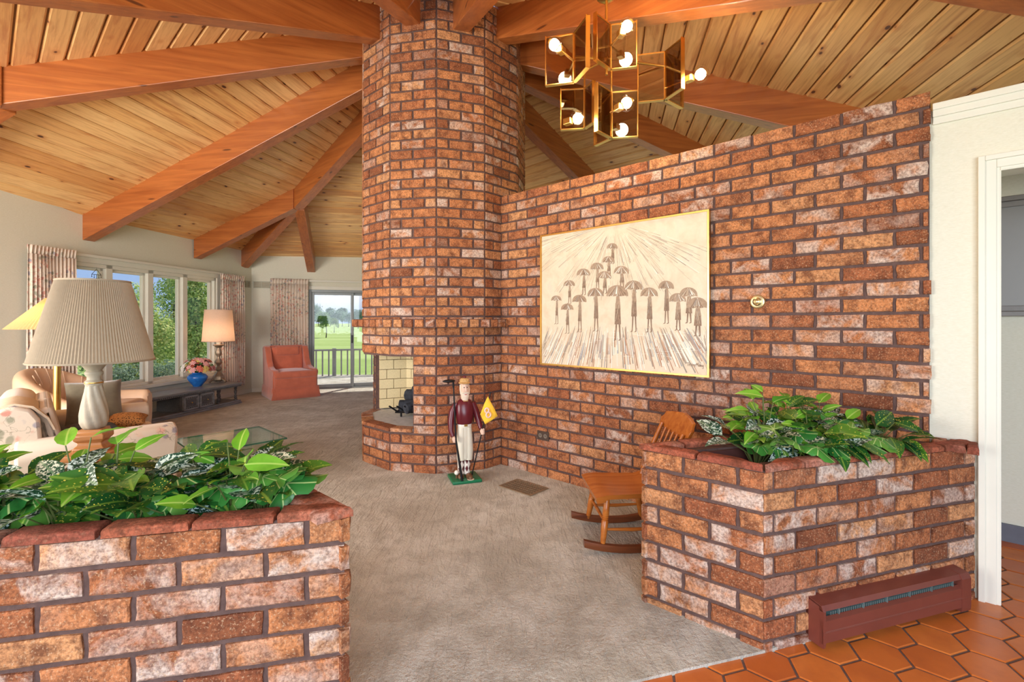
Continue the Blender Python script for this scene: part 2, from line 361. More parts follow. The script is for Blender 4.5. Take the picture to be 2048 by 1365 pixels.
M_GRILLE = plain('register_brown', c(142, 122, 98), .5, .3, .4, .1); M_OUTLET = plain('outlet_brown', c(72, 56, 46), .4); M_VENT = plain('vent_grey', c(176, 172, 152), .6)
M_SOIL = plain('potting_soil', c(50, 38, 30), .95, 0, .1, .4, 40, 1.0); M_LINER = plain('planter_liner', c(84, 46, 40), .7)
M_GREYPIC = plain('grey_picture', c(140, 134, 128), .35, 0, .4, .06, 2); M_GREYFR = plain('grey_frame', c(128, 120, 114), .45)
M_BASEB = plain('slate_baseboard', c(100, 100, 108), .6)
# leaves: local x across, y along (0..1), shared by many leaf objects
def leafmat(kind):
    t = NT('leaf_'+kind); oi = t.new('ShaderNodeObjectInfo'); r = oi.outputs['Random']
    cb = t.new('ShaderNodeCombineXYZ'); t.lk(t.math('MULTIPLY', r, 23.0), cb.inputs[0]); t.lk(t.math('MULTIPLY', r, 41.0), cb.inputs[2])
    v = t.coord('Object', (1, 1, 1), cb.outputs[0]); raw = t.new('ShaderNodeTexCoord'); sp = t.new('ShaderNodeSeparateXYZ'); t.lk(raw.outputs['Object'], sp.inputs[0])
    ax = t.math('ABSOLUTE', sp.outputs[0]); rib = t.ramp(ax, [(.012, .7), (.03, 0.0)])
    if kind == 'bright':
        base = t.ramp(r, [(0, c(104, 164, 40)), (.5, c(126, 182, 56)), (1, c(84, 142, 42))]); n = t.noise(v, 3, 3); col = t.mix(t.ramp(n, [(.4, 0.0), (.7, .5)]), base, c(84, 150, 40)); col = t.mix(rib, col, c(190, 214, 110))
    elif kind == 'gold':
        base = t.ramp(r, [(0, c(24, 72, 34)), (.5, c(42, 98, 38)), (1, c(72, 116, 34))]); d = t.voro(v, 15); m = t.ramp(d, [(.20, 1.0), (.28, 0.0)]); n = t.noise(v, 4, 2)
        col = t.mix(t.math('MULTIPLY', m, t.ramp(n, [(.4, .2), (.55, 1.0)])), base, c(222, 206, 84)); col = t.mix(rib, col, c(130, 160, 60))
    elif kind == 'silver':
        base = t.ramp(r, [(0, c(20, 56, 42)), (1, c(38, 80, 54))]); n = t.noise(v, 13, 3, .6, .6); col = t.mix(t.ramp(n, [(.5, 0.0), (.56, 1.0)]), base, t.ramp(r, [(0, c(206, 226, 220)), (.7, c(214, 220, 196)), (1, c(226, 206, 164))])); col = t.mix(rib, col, c(120, 150, 110))
    else:
        base = t.ramp(r, [(0, c(40, 108, 48)), (.6, c(74, 140, 56)), (1, c(108, 150, 60))])
        an = t.math('ARCTAN2', sp.outputs[0], sp.outputs[1]); s_ = t.math('ABSOLUTE', t.math('SINE', t.math('MULTIPLY', an, 4.5)))
        rad = t.math('SQRT', t.math('ADD', t.math('MULTIPLY', sp.outputs[0], sp.outputs[0]), t.math('MULTIPLY', sp.outputs[1], sp.outputs[1])))
        ve = t.ramp(t.math('MULTIPLY', s_, rad), [(.03, .85), (.07, 0.0)]); col = t.mix(ve, base, c(190, 206, 130))
    t.col(col); t.bump(t.noise(v, 9, 3), .1, .01); t.set(.32, 0, .5)
    tl = t.new('ShaderNodeBsdfTranslucent'); t.lk(col, tl.inputs[0]); mx = t.new('ShaderNodeMixShader'); mx.inputs[0].default_value = .2
    t.lk(t.b.outputs[0], mx.inputs[1]); t.lk(tl.outputs[0], mx.inputs[2]); t.lk(mx.outputs[0], t.n['Material Output'].inputs[0]); return t.mat
M_LEAF = {k: leafmat(k) for k in ('bright', 'gold', 'silver', 'ivy')}
M_STEM = plain('plant_stem', c(86, 96, 48), .6)
# outdoors
def grass():
    t = NT('lawn'); v = t.coord('Object'); n = t.noise(v, .05, 4); n2 = t.noise(v, 1.5, 4); vs_ = t.coord('Object', (.12, 1, 1)); n3 = t.noise(vs_, .15, 2)
    col = t.ramp(n, [(.35, c(136, 156, 84)), (.6, c(154, 170, 100)), (.8, c(164, 176, 112))]); col = t.mix(t.ramp(n2, [(.4, 0.0), (.8, .5)]), col, c(122, 146, 76)); col = t.mix(t.ramp(n3, [(.45, 0.0), (.6, .5)]), col, c(176, 188, 124)); t.col(col); return t.set(.95, 0, .1)
M_GRASS = grass()
def foliage(name, a, b, d):
    t = NT(name); at = t.new('ShaderNodeAttribute', attribute_name='rnd'); col = t.ramp(at.outputs['Fac'], [(0, a), (.5, b), (1, d)])
    t.col(col); t.set(.6, 0, .3); tl = t.new('ShaderNodeBsdfTranslucent'); t.lk(col, tl.inputs[0]); mx = t.new('ShaderNodeMixShader'); mx.inputs[0].default_value = .4
    t.lk(t.b.outputs[0], mx.inputs[1]); t.lk(tl.outputs[0], mx.inputs[2]); t.lk(mx.outputs[0], t.n['Material Output'].inputs[0]); return t.mat
M_FOL_Y = foliage('foliage_yellowgreen', c(116, 150, 84), c(170, 194, 114), c(222, 222, 144))
M_FOL_D = foliage('foliage_dark', c(84, 112, 92), c(118, 144, 120), c(166, 186, 164))
M_FOL_T = foliage('foliage_tree', c(92, 124, 84), c(122, 152, 100), c(152, 178, 118))
M_FOL_P = foliage('foliage_pale', c(86, 116, 56), c(118, 146, 70), c(146, 168, 88))
M_BARK = plain('bark', c(92, 78, 64), .95, 0, .1, .3, 20, .6)
M_DECK = plain('deck_grey', c(150, 148, 150), .7, 0, .3, .1, 12); M_SOFFIT = plain('soffit_paint', c(206, 206, 170), .7)
M_EXTB = plain('exterior_brick', c(140, 104, 88), .9, 0, .2, .3, 14, .3)

# ================================================================== geometry of the building (12-sided chimney, hexagonal roof)
C0 = Vector((-.717, 5.048, 0)); RC = .862; AP = RC*math.cos(R(15)); TH = -146.7
ZAP = 4.243; BD = .32; BW = .145
def V12(k, r=RC): return C0+az(TH+30*k)*r
SLOPE = {168.3: .394, 138.3: .330, 108.3: .367, 78.3: .312, 48.3: .335, 18.3: .290, -11.7: .337, -41.7: .287, -71.7: .335, -101.7: .29, -131.7: .334, -161.7: .311}
AZS = sorted(SLOPE)
WALL = VPlane(F(1003, 932), (.7373, -.6756))          # face of the brick partition, running from the chimney to the entry
T_END = WALL.t(1863)
BL, BC = .234, .0877                                  # brick module length and course height
P1 = F(1528, 1308); P2 = F(1954, 1198); P3 = F(1281, 1200, .012); P3.z = 0
P2 = P2-(P2-P1).normalized()*max(0, (.002-(P2-WALL.O).dot(WALL.N))/-(P2-P1).normalized().dot(WALL.N))   # planter ends on the partition face
ZCOP = 1.36-.566*1.088                                # underside of the planter copings
LC = PX(702, 1031, 950*(CAMH-ZCOP)/(1031-HY)); LC.z = 0
LB = F(577, 944, ZCOP+.038); LB.z = 0
L0 = F(0, 1093, ZCOP); L0.z = 0
LDIR = (LC-L0).normalized(); LLEFT = LC-LDIR*2.3
SIDE = (LB-LC); LBL = LLEFT+SIDE
CORN = F(503, 786)                                    # inner corner of window wall and door wall
WINW = VPlane(CORN-Vector((.132, .991, 0))*6.6, (.132, .991))     # runs towards the corner; room on its right
DOORW = VPlane(CORN, (.951, .309))
LEN_WIN = 6.6

# ------------------------------------------------------------------ floors
mb = MB()
ext = LLEFT-LDIR*3
h1_, h2_ = WALL.P(T_END-.02, -.1), WALL.P(T_END-.3, -1.3)
poly = [(ext.x, ext.y), (LC.x, LC.y), (P1.x, P1.y), (P2.x, P2.y), (h1_.x, h1_.y), (h2_.x, h2_.y), (6.5, 5.0), (5, 12), (-7, 12), (-9, 3)]
mb.prism(poly, -.03, .012)
floor = mb.build('floor', M_CARPET); tag(floor, 'beige cut-pile carpet across the living room', kind='structure')
tf = MB(); tf.prism([(-4, -2.5), (4.5, -2.5), (6.5, 5.0), (h2_.x, h2_.y), (h1_.x, h1_.y), (P2.x-.05, P2.y+.03), (P1.x, P1.y+.05), (LC.x, LC.y+.05), (-4, .6)], -.05, -.004)
floor_t = tf.build('floor_entry', M_GROUT); tag(floor_t, 'terracotta hexagon tile floor of the entry and hall', kind='structure')
hs = .107; hexm = None
ta = R(17.0); ux = Vector((math.cos(ta), math.sin(ta), 0)); uy = Vector((-ux.y, ux.x, 0))
tc0 = Vector((1.503, 1.94, 0))
mbh = MB()
ring = lambda r, z: [Vector((r*math.cos(R(60*i)), r*math.sin(R(60*i)), z)) for i in range(6)]
mbh.loft([ring(hs-.006, -.006), ring(hs-.006, -.001), ring(hs-.010, .001)])
hexm = mbh.mesh('tile', M_TILE)
front_n = (P2-P1).normalized(); front_n = Vector((front_n.y, -front_n.x, 0))
for i in range(-14, 14):
    for j in range(-12, 14):
        p = tc0+ux*(1.5*hs*i)+uy*(math.sqrt(3)*hs*(j+(i % 2)*.5))
        dd = (p-P1).dot(front_n); al = (p-P1).dot((P2-P1).normalized())
        if p.y < 1.45 or abs(p.x/p.y) > 1.35 or p.x < .2: continue
        if dd < -.13 and al < 1.2: continue
        if al >= 1.25 and (p-WALL.O).dot(WALL.N) < -1.25: continue
        o = link('tile', hexm, floor_t); o.location = p; o.rotation_euler = (0, 0, ta)

# ------------------------------------------------------------------ bricks
def brick_mesh(name, mat, seed, asp):
    r = random.Random(seed); n = 12; base = []
    for i in range(n):
        t = i/n*4; s = int(t); q = (t-s)*2-1
        x, z = ((q, -1), (1, q), (-q, 1), (-1, -q))[s]; base.append((x*.5, z*.5))
    def rg(ins, jit, y):
        out = []
        for (x, z) in base:
            sx = .5-ins/asp; sz = .5-ins
            out.append(Vector((x/.5*sx+r.uniform(-jit, jit)/asp*1.3, y, z/.5*sz+r.uniform(-jit, jit))))
        return out
    m = MB(); m.loft([rg(0, .018, 1.0), rg(.0, .03, .12), rg(.09, .035, -.02)])
    m.f[-1] = m.f[-1]; return m.mesh(name, mat)
BV = {}
def variants(mat, tagname):
    BV[tagname] = ([brick_mesh('brick', mat, 10+i, 3.0) for i in range(6)], [brick_mesh('brick', mat, 30+i, 1.4) for i in range(4)])
variants(M_BRICK, 'wall'); variants(M_BRICKP, 'planter'); variants(M_COPING, 'coping')
GAP = .017
class Bricks:
    def __init__(s, parent, kind, limit=300, mat=None):
        s.parent = parent; s.kind = kind; s.limit = limit; s.items = []; s.mat = mat
    def add(s, plane, t, z, ln, hgt, hidden=False, depth=.03, proud=0.0, gap=GAP):
        p = plane.P(t, proud, z); full, half = BV[s.kind]
        me = rnd.choice(full if ln > hgt*2 else half)
        flip = rnd.random() < .5
        M = Matrix.Translation(p) @ Matrix.Rotation(plane.ang+rnd.uniform(-.004, .004), 4, 'Z') @ Matrix.Rotation(math.pi if flip else 0, 4, 'Y') @ Matrix.Diagonal((ln-gap, depth, hgt-gap, 1))
        d = max(p.y, .5); vis = abs(plane.N.dot((Vector((0, 0, 0))-Vector((p.x, p.y, 0))).normalized()))
        facing = plane.N.dot(-Vector((p.x, p.y, 0))) > 0
        s.items.append((-1 if (hidden or not facing) else ln*hgt*vis/(d*d), me, M))
    def done(s):
        s.items.sort(key=lambda q: -q[0]); keep = [q for q in s.items[:s.limit] if q[0] > 0]; rest = s.items[len(keep):]
        for a, me, M in keep:
            o = link('brick', me, s.parent); o.matrix_local = M
        if rest:
            vs = []; fs = []; rv = []
            for a, me, M in rest:
                b = len(vs); vs += [M @ v.co for v in me.vertices]; q = rnd.random()
                for f in me.polygons: fs.append([b+i for i in f.vertices]); rv.append(q)
            m = bpy.data.meshes.new('bricks'); m.from_pydata(vs, [], fs); m.materials.append(s.items[0][1].materials[0])
            at = m.attributes.new('rnd', 'FLOAT', 'FACE'); at.data.foreach_set('value', rv)
            bm = bmesh.new(); bm.from_mesh(m); bmesh.ops.recalc_face_normals(bm, faces=bm.faces); bm.to_mesh(m); bm.free()
            tag(link('bricks', m, s.parent), 'remaining bricks of the same wall', kind='stuff')
def run_course(br, plane, t0, t1, z, h, off, hidden=None, L=BL, **kw):
    x = t0-off*L
    while x < t1-.02:
        a, b = max(x, t0), min(x+L, t1)
        if b-a > .035: br.add(plane, (a+b)/2, z+h/2, b-a, h, hidden(a, b, z) if hidden else False, **kw)
        x += L

# partition wall of brick
NW = 29; ZW = NW*BC
wb = MB(); wb.box(-.06, T_END-.008, .012, .22, -.02, ZW-.008, M=TR(WALL.O.x, WALL.O.y, 0, WALL.ang))
wall_mid = wb.build('wall_middle', M_MORTAR); tag(wall_mid, 'brick partition wall running from the chimney to the hall doorway', kind='structure')
br = Bricks(wall_mid, 'wall')
pt0, pz1 = WALL.tz(1083.8, 471.8, .02); pt1, _ = WALL.tz(1421, 500, .02)
pz1 = (pz1+WALL.tz(1420.4, 420.3, .02)[1])/2; pz0 = (WALL.tz(1421.2, 754.5, .02)[1]+WALL.tz(1081, 729, .02)[1])/2
def hid(a, b, z): return (a > pt0+.02 and b < pt1-.02 and z > pz0+.02 and z+BC < pz1-.02) or (z < .62 and a > T_END-1.1)
for i in range(NW):
    run_course(br, WALL, -.02 if i % 2 else -.01, T_END+rnd.uniform(-.006, .008), i*BC, BC, .12 if i % 2 else .62, hid)
br.done()
# ------------------------------------------------------------------ chimney
chim = empty('brick_chimney', C0, 0, 'tall twelve-sided brick chimney with open corner fireplace and raised hearth', 'fireplace')
chim_inv = Matrix.Translation(-C0)
def cpl(k, r=RC):
    a, b = V12(k, r)-C0, V12(k+1, r)-C0; pl = VPlane(a, b-a); pl.L = (b-a).length; return pl
ZH, ZLI, NCH = .4076, 1.043, 49
body = MB(); ri = RC-.012
ring12 = lambda r, z: [V12(k, r)-C0+Vector((0, 0, z)) for k in range(12)]
body.loft([ring12(ri, -.02), ring12(ri, ZH-.04)]); body.loft([ring12(ri, ZLI), ring12(ri, NCH*BC-.02)])
# solid part of the firebox level: polygon that leaves the corner opening free
pb = (V12(1, ri)+V12(2, ri))/2-C0; pa = (V12(-2, ri)+V12(-1, ri))/2-C0
sol = [pb]+[V12(k, ri)-C0 for k in range(2, 11)]+[pa, Vector((-.48, .30, 0)), Vector((-.02, .18, 0)), Vector((.06, -.36, 0)), Vector((.0, -.6, 0))]
body.prism([(p.x, p.y) for p in sol], ZH-.04, ZLI)
cb_ = body.build('core', M_MORTAR, chim)
br = Bricks(chim, 'wall')
for k in range(12):
    pl = cpl(k); L = pl.L; q = L/4
    for i in range(NCH):
        z = i*BC
        segs = [(0, .5), (.5, 1)] if i % 2 == 0 else [(0, .25), (.25, .75), (.75, 1)]
        openlvl = ZH-.03 < z+BC*.5 < ZLI
        for a, b in segs:
            A_, B_ = a, b
            if openlvl:
                if k in (0, 11): continue
                if k == 1:
                    if b <= .5: continue
                    A_ = max(a, .5)
                if k == 10:
                    if a >= .5: continue
                    B_ = min(b, .5)
            wp = pl.P((A_+B_)/2*L, 0, 0)+C0
            class _P: pass
            hid_ = k == 3 and z < ZW and (A_+B_)/2 > .55
            p_ = VPlane(pl.O+C0, pl.D); p_.ang = pl.ang
            br.add(p_, (A_+B_)/2*L, z+BC/2, (B_-A_)*L-(.004 if (a == 0 or b == 1) else 0), BC, hid_ or k > 4)
for it in range(len(br.items)):
    a, me, M = br.items[it]; br.items[it] = (a, me, chim_inv @ M)
br.done()
# mantel ledge: rowlock bricks
mm = MB(); ro = RC+.10; zm0 = 1.298; zm1 = 1.386
mm.loft([ring12(ro-.012, zm0+.006), ring12(ro-.012, zm1-.006)]); mm.build('mantel_core', M_MORTAR, chim)
mant = Bricks(chim, 'wall', 60)
for k in range(12):
    pl = cpl(k, ro); n = 5; L = pl.L
    for j in range(n):
        p_ = VPlane(pl.O+C0, pl.D); mant.add(p_, (j+.5)*L/n, (zm0+zm1)/2, L/n, zm1-zm0, k > 3 and k < 11, depth=.14)
for it in range(len(mant.items)):
    a, me, M = mant.items[it]; mant.items[it] = (a, me, chim_inv @ M)
mant.done()
# hearth slab, firebrick lining, soot, logs
hp = [V12(k, RC-.02)-C0 for k in (-2, -1, 0, 1, 2)]
hb = MB(); hb.prism([(p.x, p.y) for p in hp]+[(.0, -.1), (-.2, .25)], ZH-.05, ZH-.012); hb.build('hearth', M_ASH, chim)
hr = Bricks(chim, 'wall', 20)
for k in (10, 11, 0, 1):
    pl = cpl(k, RC)
    for j in range(2):
        if (k == 1 and j == 1) or (k == 10 and j == 0): continue
        pl2 = VPlane(pl.O+C0, pl.D); hr.add(pl2, (j+.5)*pl.L/2, ZH-.025, pl.L/2, .05, k == 10, depth=.11, proud=.006)
for it in range(len(hr.items)):
    a, me, M = hr.items[it]; hr.items[it] = (a, me, chim_inv @ M)
hr.done()
fbs = [(pa+Vector((.07, -.02, 0)), Vector((-.46, .27, 0))), (Vector((-.46, .27, 0)), Vector((-.06, .14, 0))), (Vector((-.06, .14, 0)), Vector((.03, -.34, 0)))]
fbm = MB(); fbm.cbox((0, 0, 0), (1, 1, 1)); fbm = fbm.mesh('firebrick', M_FIREB)
for si, (a, b) in enumerate(fbs):
    pl = VPlane(a, b-a); L = (b-a).length; nb = max(1, round(L/.16))
    for i in range(6):
        x = -.5 if i % 2 else 0
        while x < nb:
            t0, t1 = max(0, x), min(nb, x+1); x += 1
            if t1-t0 < .2: continue
            o = link('firebrick', fbm, chim); o.location = pl.P((t0+t1)/2*L/nb, .0, ZH+.0+(i+.5)*.106); o.rotation_euler = (0, 0, pl.ang)
            o.scale = ((t1-t0)*L/nb-.006, .05, .100)
lg = MB()
for (a, b, r) in (((-.42, -.20, .50), (.0, -.20, .53), .06), ((-.34, -.34, .49), (-.04, -.08, .52), .065), ((-.38, -.05, .58), (-.02, -.26, .62), .06), ((-.26, -.16, .64), (-.03, -.34, .70), .065), ((-.20, -.05, .70), (-.04, -.40, .60), .055), ((-.30, .05, .52), (-.02, -.3, .78), .05)):
    a, b = Vector(a), Vector(b); lg.tube([a.lerp(b, i/6)+Vector((rnd.uniform(-.01, .01), rnd.uniform(-.01, .01), rnd.uniform(-.012, .012))) for i in range(7)], [r*rnd.uniform(.8, 1.15) for _ in range(7)], 9)
lg.build('log', M_LOG, chim, 60)
gr = MB()
for i in range(6):
    x = -.42+i*.075; gr.tube([(x-.08, -.34, ZH+.11), (x-.02, -.28, ZH+.05), (x+.1, -.05, ZH+.05)], .009, 6)
gr.tube([(-.46, -.26, ZH+.035), (.02, -.26, ZH+.035)], .01, 6); gr.tube([(-.4, -.26, ZH-.01), (-.4, -.26, ZH+.04)], .01, 6); gr.tube([(-.05, -.26, ZH-.01), (-.05, -.26, ZH+.04)], .01, 6)
gr.build('fire_grate', M_BLACK, chim)

# ------------------------------------------------------------------ ceiling: planks and beams
ceil = empty('ceiling', C0+Vector((0, 0, 3.2)), 0, 'knotty pine plank ceiling with radiating fir beams', kind='structure')
CI = Matrix.Translation(-(C0+Vector((0, 0, 3.2))))
HIPS = [138.3, 78.3, 18.3, -41.7, -101.7, -161.7]
COMM = [168.3, 108.3, 48.3, -11.7, -71.7, -131.7]
def zc(a, r, lift=BD): return ZAP+lift-SLOPE[a]*r
PWD = .1585; UMAX = 6.05
deck = MB()
for ca in COMM:
    h1 = ca+30 if ca+30 in SLOPE else ca+30-360; h2 = ca-30 if ca-30 in SLOPE else ca-30+360
    h1 = min(SLOPE, key=lambda s: abs((s-(ca+30)+180) % 360-180)); h2 = min(SLOPE, key=lambda s: abs((s-(ca-30)+180) % 360-180))
    n = az(ca); u = AP*.90; c30 = math.cos(R(30))
    def col3(u_, dz=0):
        r = u_/c30
        return [C0+az(h2)*r+Vector((0, 0, zc(h2, r)+dz)), C0+n*u_+Vector((0, 0, zc(ca, u_)+dz)), C0+az(h1)*r+Vector((0, 0, zc(h1, r)+dz))]
    a3 = col3(u, .02); b3 = col3(UMAX, .02); a4 = col3(u, .12); b4 = col3(UMAX, .12)
    deck.add(a3+b3+a4+b4, [(0, 1, 4, 3), (1, 2, 5, 4), (6, 9, 10, 7), (7, 10, 11, 8), (3, 4, 10, 9), (4, 5, 11, 10)])
    ndir = Vector((-n.y, n.x, 0)); ang = math.atan2(ndir.y, ndir.x)
    while u < UMAX-.05:
        g = .006; p = col3(u+g); q = col3(u+PWD-g); p2 = col3(u+g+.011, -.012); q2 = col3(u+PWD-g-.011, -.012); pt = col3(u+g, .02); qt = col3(u+PWD-g, .02)
        ctr = (p[1]+q[1])/2; Mi = (Matrix.Translation(ctr) @ Matrix.Rotation(ang, 4, 'Z')).inverted()
        m = MB(); sec = [pt, p, p2, q2, q, qt]
        vs_ = [Mi @ v for row in sec for v in row]
        fs = []
        for k in range(5):
            for j in range(2): fs.append((k*3+j, k*3+j+1, (k+1)*3+j+1, (k+1)*3+j))
        m.add(vs_, fs); o = link('plank', m.mesh('plank', M_PLANK), ceil); o.matrix_local = CI @ Matrix.Translation(ctr) @ Matrix.Rotation(ang, 4, 'Z')
        u += PWD
do = deck.build('roof_deck', M_DARK, ceil); do.matrix_local = CI
def beam(p0, z0, p1, z1, w=BW, d=BD+.015):
    D = (p1-p0); L = D.length; ang = math.atan2(D.y, D.x); m = MB(); hw = w/2
    dz = z1-z0
    m.add([(0, -hw, 0), (0, hw, 0), (0, hw, d), (0, -hw, d), (L, -hw, dz), (L, hw, dz), (L, hw, dz+d), (L, -hw, dz+d)], [(0, 1, 2, 3), (4, 7, 6, 5), (0, 4, 5, 1), (3, 2, 6, 7), (0, 3, 7, 4), (1, 5, 6, 2)])
    o = m.build('beam', M_BEAM, ceil, bevel=.006); o.matrix_local = CI @ Matrix.Translation((p0.x, p0.y, z0)) @ Matrix.Rotation(ang, 4, 'Z'); return o
for a in AZS:
    r1 = {168.3: 4.74, 138.3: 5.72, 108.3: 5.09}.get(a, 6.4)
    beam(C0+az(a)*(AP-.03), zc(a, AP-.03, 0), C0+az(a)*r1, zc(a, r1, 0))
JR = {138.3: 3.444, -161.7: 3.60, -41.7: 3.75}
for a in HIPS:
    rj = JR.get(a, 3.5)
    for s in (30, -30):
        ca = min(SLOPE, key=lambda q: abs((q-(a+s)+180) % 360-180)); p = C0+az(a)*rj; zj = zc(a, rj, 0); Lj = {(138.3, 30): 1.86, (138.3, -30): 2.13}.get((a, s), 2.4)
        r2 = rj+Lj*math.cos(R(30)); e = p+az(a+s)*Lj
        # stay on the ceiling plane: same fall as the common rafter of that side, scaled to the panel
        ue = (e-C0).dot(az(ca)); wn2 = abs((e-C0).dot(Vector((-az(ca).y, az(ca).x, 0))))/(ue*math.tan(R(30)))
        ze = (ZAP-SLOPE[ca]*ue)*(1-wn2)+(ZAP-SLOPE[a]*ue/math.cos(R(30)))*wn2
        beam(p+az(a+s)*.05, zj+(ze-zj)*.05/Lj, e, ze)

# ------------------------------------------------------------------ window wall and door wall
HW = 3.0
def wall_with_hole(name, pl, t0, t1, holes, label, thick=.16, h=HW, mat=None):
    m = MB(); M = TR(pl.O.x, pl.O.y, 0, pl.ang); cur = t0            # local +y is the outside
    for (a, b, z0, z1) in holes:
        m.box(cur, a, 0, thick, -.02, h, M=M); m.box(a, b, 0, thick, z1, h, M=M)
        if z0 > 0: m.box(a, b, 0, thick, -.02, z0, M=M)
        cur = b
    m.box(cur, t1, 0, thick, -.02, h, M=M)
    o = m.build(name, mat or M_WALL); return tag(o, label, kind='structure')
wt = lambda px: WINW.t(px)
w_a, w_b = wt(112), wt(432); wz0, wz1 = .452, 2.10
wall_with_hole('wall_left', WINW, -.5, LEN_WIN+.1, [(w_a, w_b, wz0, wz1)], 'cream wall with the casement window band')
dt0, dz1 = DOORW.tz(617.5, 579.5); dt1 = dt0+2.5
wall_with_hole('wall_back', DOORW, -.15, 5.9, [(dt0, dt1, .01, dz1)], 'cream wall with the sliding glass door')
bb = MB(); bb.box(-.5, LEN_WIN, -.015, 0, .012, .09, M=TR(WINW.O.x, WINW.O.y, 0, WINW.ang)); tag(bb.build('baseboard_left', M_TRIM), 'white baseboard under the window wall', kind='structure')
bb = MB(); bb.box(0, dt0-.06, -.015, 0, .012, .09, M=TR(DOORW.O.x, DOORW.O.y, 0, DOORW.ang)); bb.box(dt1+.06, 5.8, -.015, 0, .012, .09, M=TR(DOORW.O.x, DOORW.O.y, 0, DOORW.ang)); tag(bb.build('baseboard_back', M_TRIM), 'white baseboard of the door wall', kind='structure')
# window unit
WM = TR(WINW.O.x, WINW.O.y, 0, WINW.ang)
win = empty('window_1', WINW.P((w_a+w_b)/2, 0, 0), WINW.ang, 'band of four casement panes in white frames behind the console', kind='structure')
wo = (w_a+w_b)/2
m = MB(); m.box(w_a-.09-wo, w_b+.09-wo, -.02, .0, wz1-.0, wz1+.09); m.box(w_a-.09-wo, w_a-wo, -.02, 0, wz0-.05, wz1); m.box(w_b-wo, w_b+.09-wo, -.02, 0, wz0-.05, wz1)
m.box(w_a-.12-wo, w_b+.12-wo, -.06, .02, wz0-.05, wz0); m.box(w_a-wo, w_b-wo, 0, .15, wz1-.05, wz1); m.box(w_a-wo, w_b-wo, 0, .15, wz0, wz0+.04)
m.build('window_frame', M_TRIM, win, bevel=.004)
mull = [wt(219), wt(301.5), wt(370.5)]; edges = [w_a]+mull+[w_b]
m = MB()
for q in mull: m.box(q-.045-wo, q+.045-wo, 0, .14, wz0, wz1)
m.box(w_a-wo, w_a+.04-wo, 0, .14, wz0, wz1); m.box(w_b-.04-wo, w_b-wo, 0, .14, wz0, wz1); m.build('mullion', M_TRIM, win, bevel=.004)
for i in range(4):
    a, b = edges[i]+.047-wo, edges[i+1]-.047-wo; m = MB(); s = .035
    m.box(a, b, .05, .09, wz0+.04, wz0+.04+s); m.box(a, b, .05, .09, wz1-.05-s, wz1-.05); m.box(a, a+s, .05, .09, wz0+.04, wz1-.05); m.box(b-s, b, .05, .09, wz0+.04, wz1-.05)
    so = m.build('sash', M_TRIM, win, bevel=.003)
    m = MB(); m.box(a+s, b-s, .066, .072, wz0+.04+s, wz1-.05-s); m.build('pane', M_GLASS, so)
    m = MB(); m.box(a+.008, a+.025, .03, .052, 1.42, 1.5); m.box(a+.008, a+.02, .015, .035, 1.43, 1.445); m.build('latch', M_BRASSD, so)
# curtain traverse rails (white) above window and door
m = MB(); rz = 2.165; ra, rb = wt(60), wt(484); m.box(ra, rb, -.075, -.05, rz, rz+.035, M=WM)
for q in range(6): m.box(ra+.05+q*(rb-ra-.12)/5, ra+.08+q*(rb-ra-.12)/5, -.05, 0, rz+.005, rz+.03, M=WM)
tag(m.build('curtain_rail', M_TRIM, bevel=.004), 'white traverse curtain rail above the casement window', 'curtain rail')
DM = TR(DOORW.O.x, DOORW.O.y, 0, DOORW.ang); ca0, ca1 = DOORW.t(541), DOORW.t(617)
cz = DOORW.tz(545, 558)[1]
m = MB(); m.box(ca0, dt1+.3, -.075, -.05, cz-.045, cz-.01, M=DM)
for q in range(5): m.box(ca0+.1+q*.7, ca0+.13+q*.7, -.05, 0, cz-.04, cz-.015, M=DM)
tag(m.build('curtain_rail', M_TRIM, bevel=.004), 'white traverse curtain rail above the sliding glass door', 'curtain rail')
# sliding door
door = empty('door_1', DOORW.P(dt0, 0, 0), DOORW.ang, 'grey framed sliding glass door opening onto the deck', kind='structure')
W = dt1-dt0; m = MB(); fz = .03
m.box(0, .05, -.01, .14, .01, dz1); m.box(W-.05, W, -.01, .14, .01, dz1); m.box(.05, W-.05, -.01, .14, dz1-.05, dz1); m.box(.05, W-.05, -.01, .14, .0, fz); m.build('door_frame', M_GREYMETAL, door, bevel=.003)
mid = DOORW.t(704)-dt0
for (a, b, y) in ((.05, mid+.035, .03), (mid-.03, W-.05, .08)):
    m = MB(); s = .05; m.box(a, a+s, y, y+.035, fz, dz1-.05); m.box(b-s, b, y, y+.035, fz, dz1-.05); m.box(a+s, b-s, y, y+.035, fz, fz+.07); m.box(a+s, b-s, y, y+.035, dz1-.1, dz1-.05)
    so = m.build('door_sash', M_GREYMETAL, door, bevel=.003); m = MB(); m.box(a+s, b-s, y+.015, y+.021, fz+.07, dz1-.1); m.build('pane', M_GLASS, so)
m = MB(); m.box(mid-.012, mid+.012, -.0, .03, .92, 1.08); m.build('handle', M_BLACK, door)
m = MB(); m.box(-.08, W+.08, -.02, 0, dz1, dz1+.07); m.box(-.08, 0, -.02, 0, .01, dz1); m.build('casing', M_TRIM, door, bevel=.004)
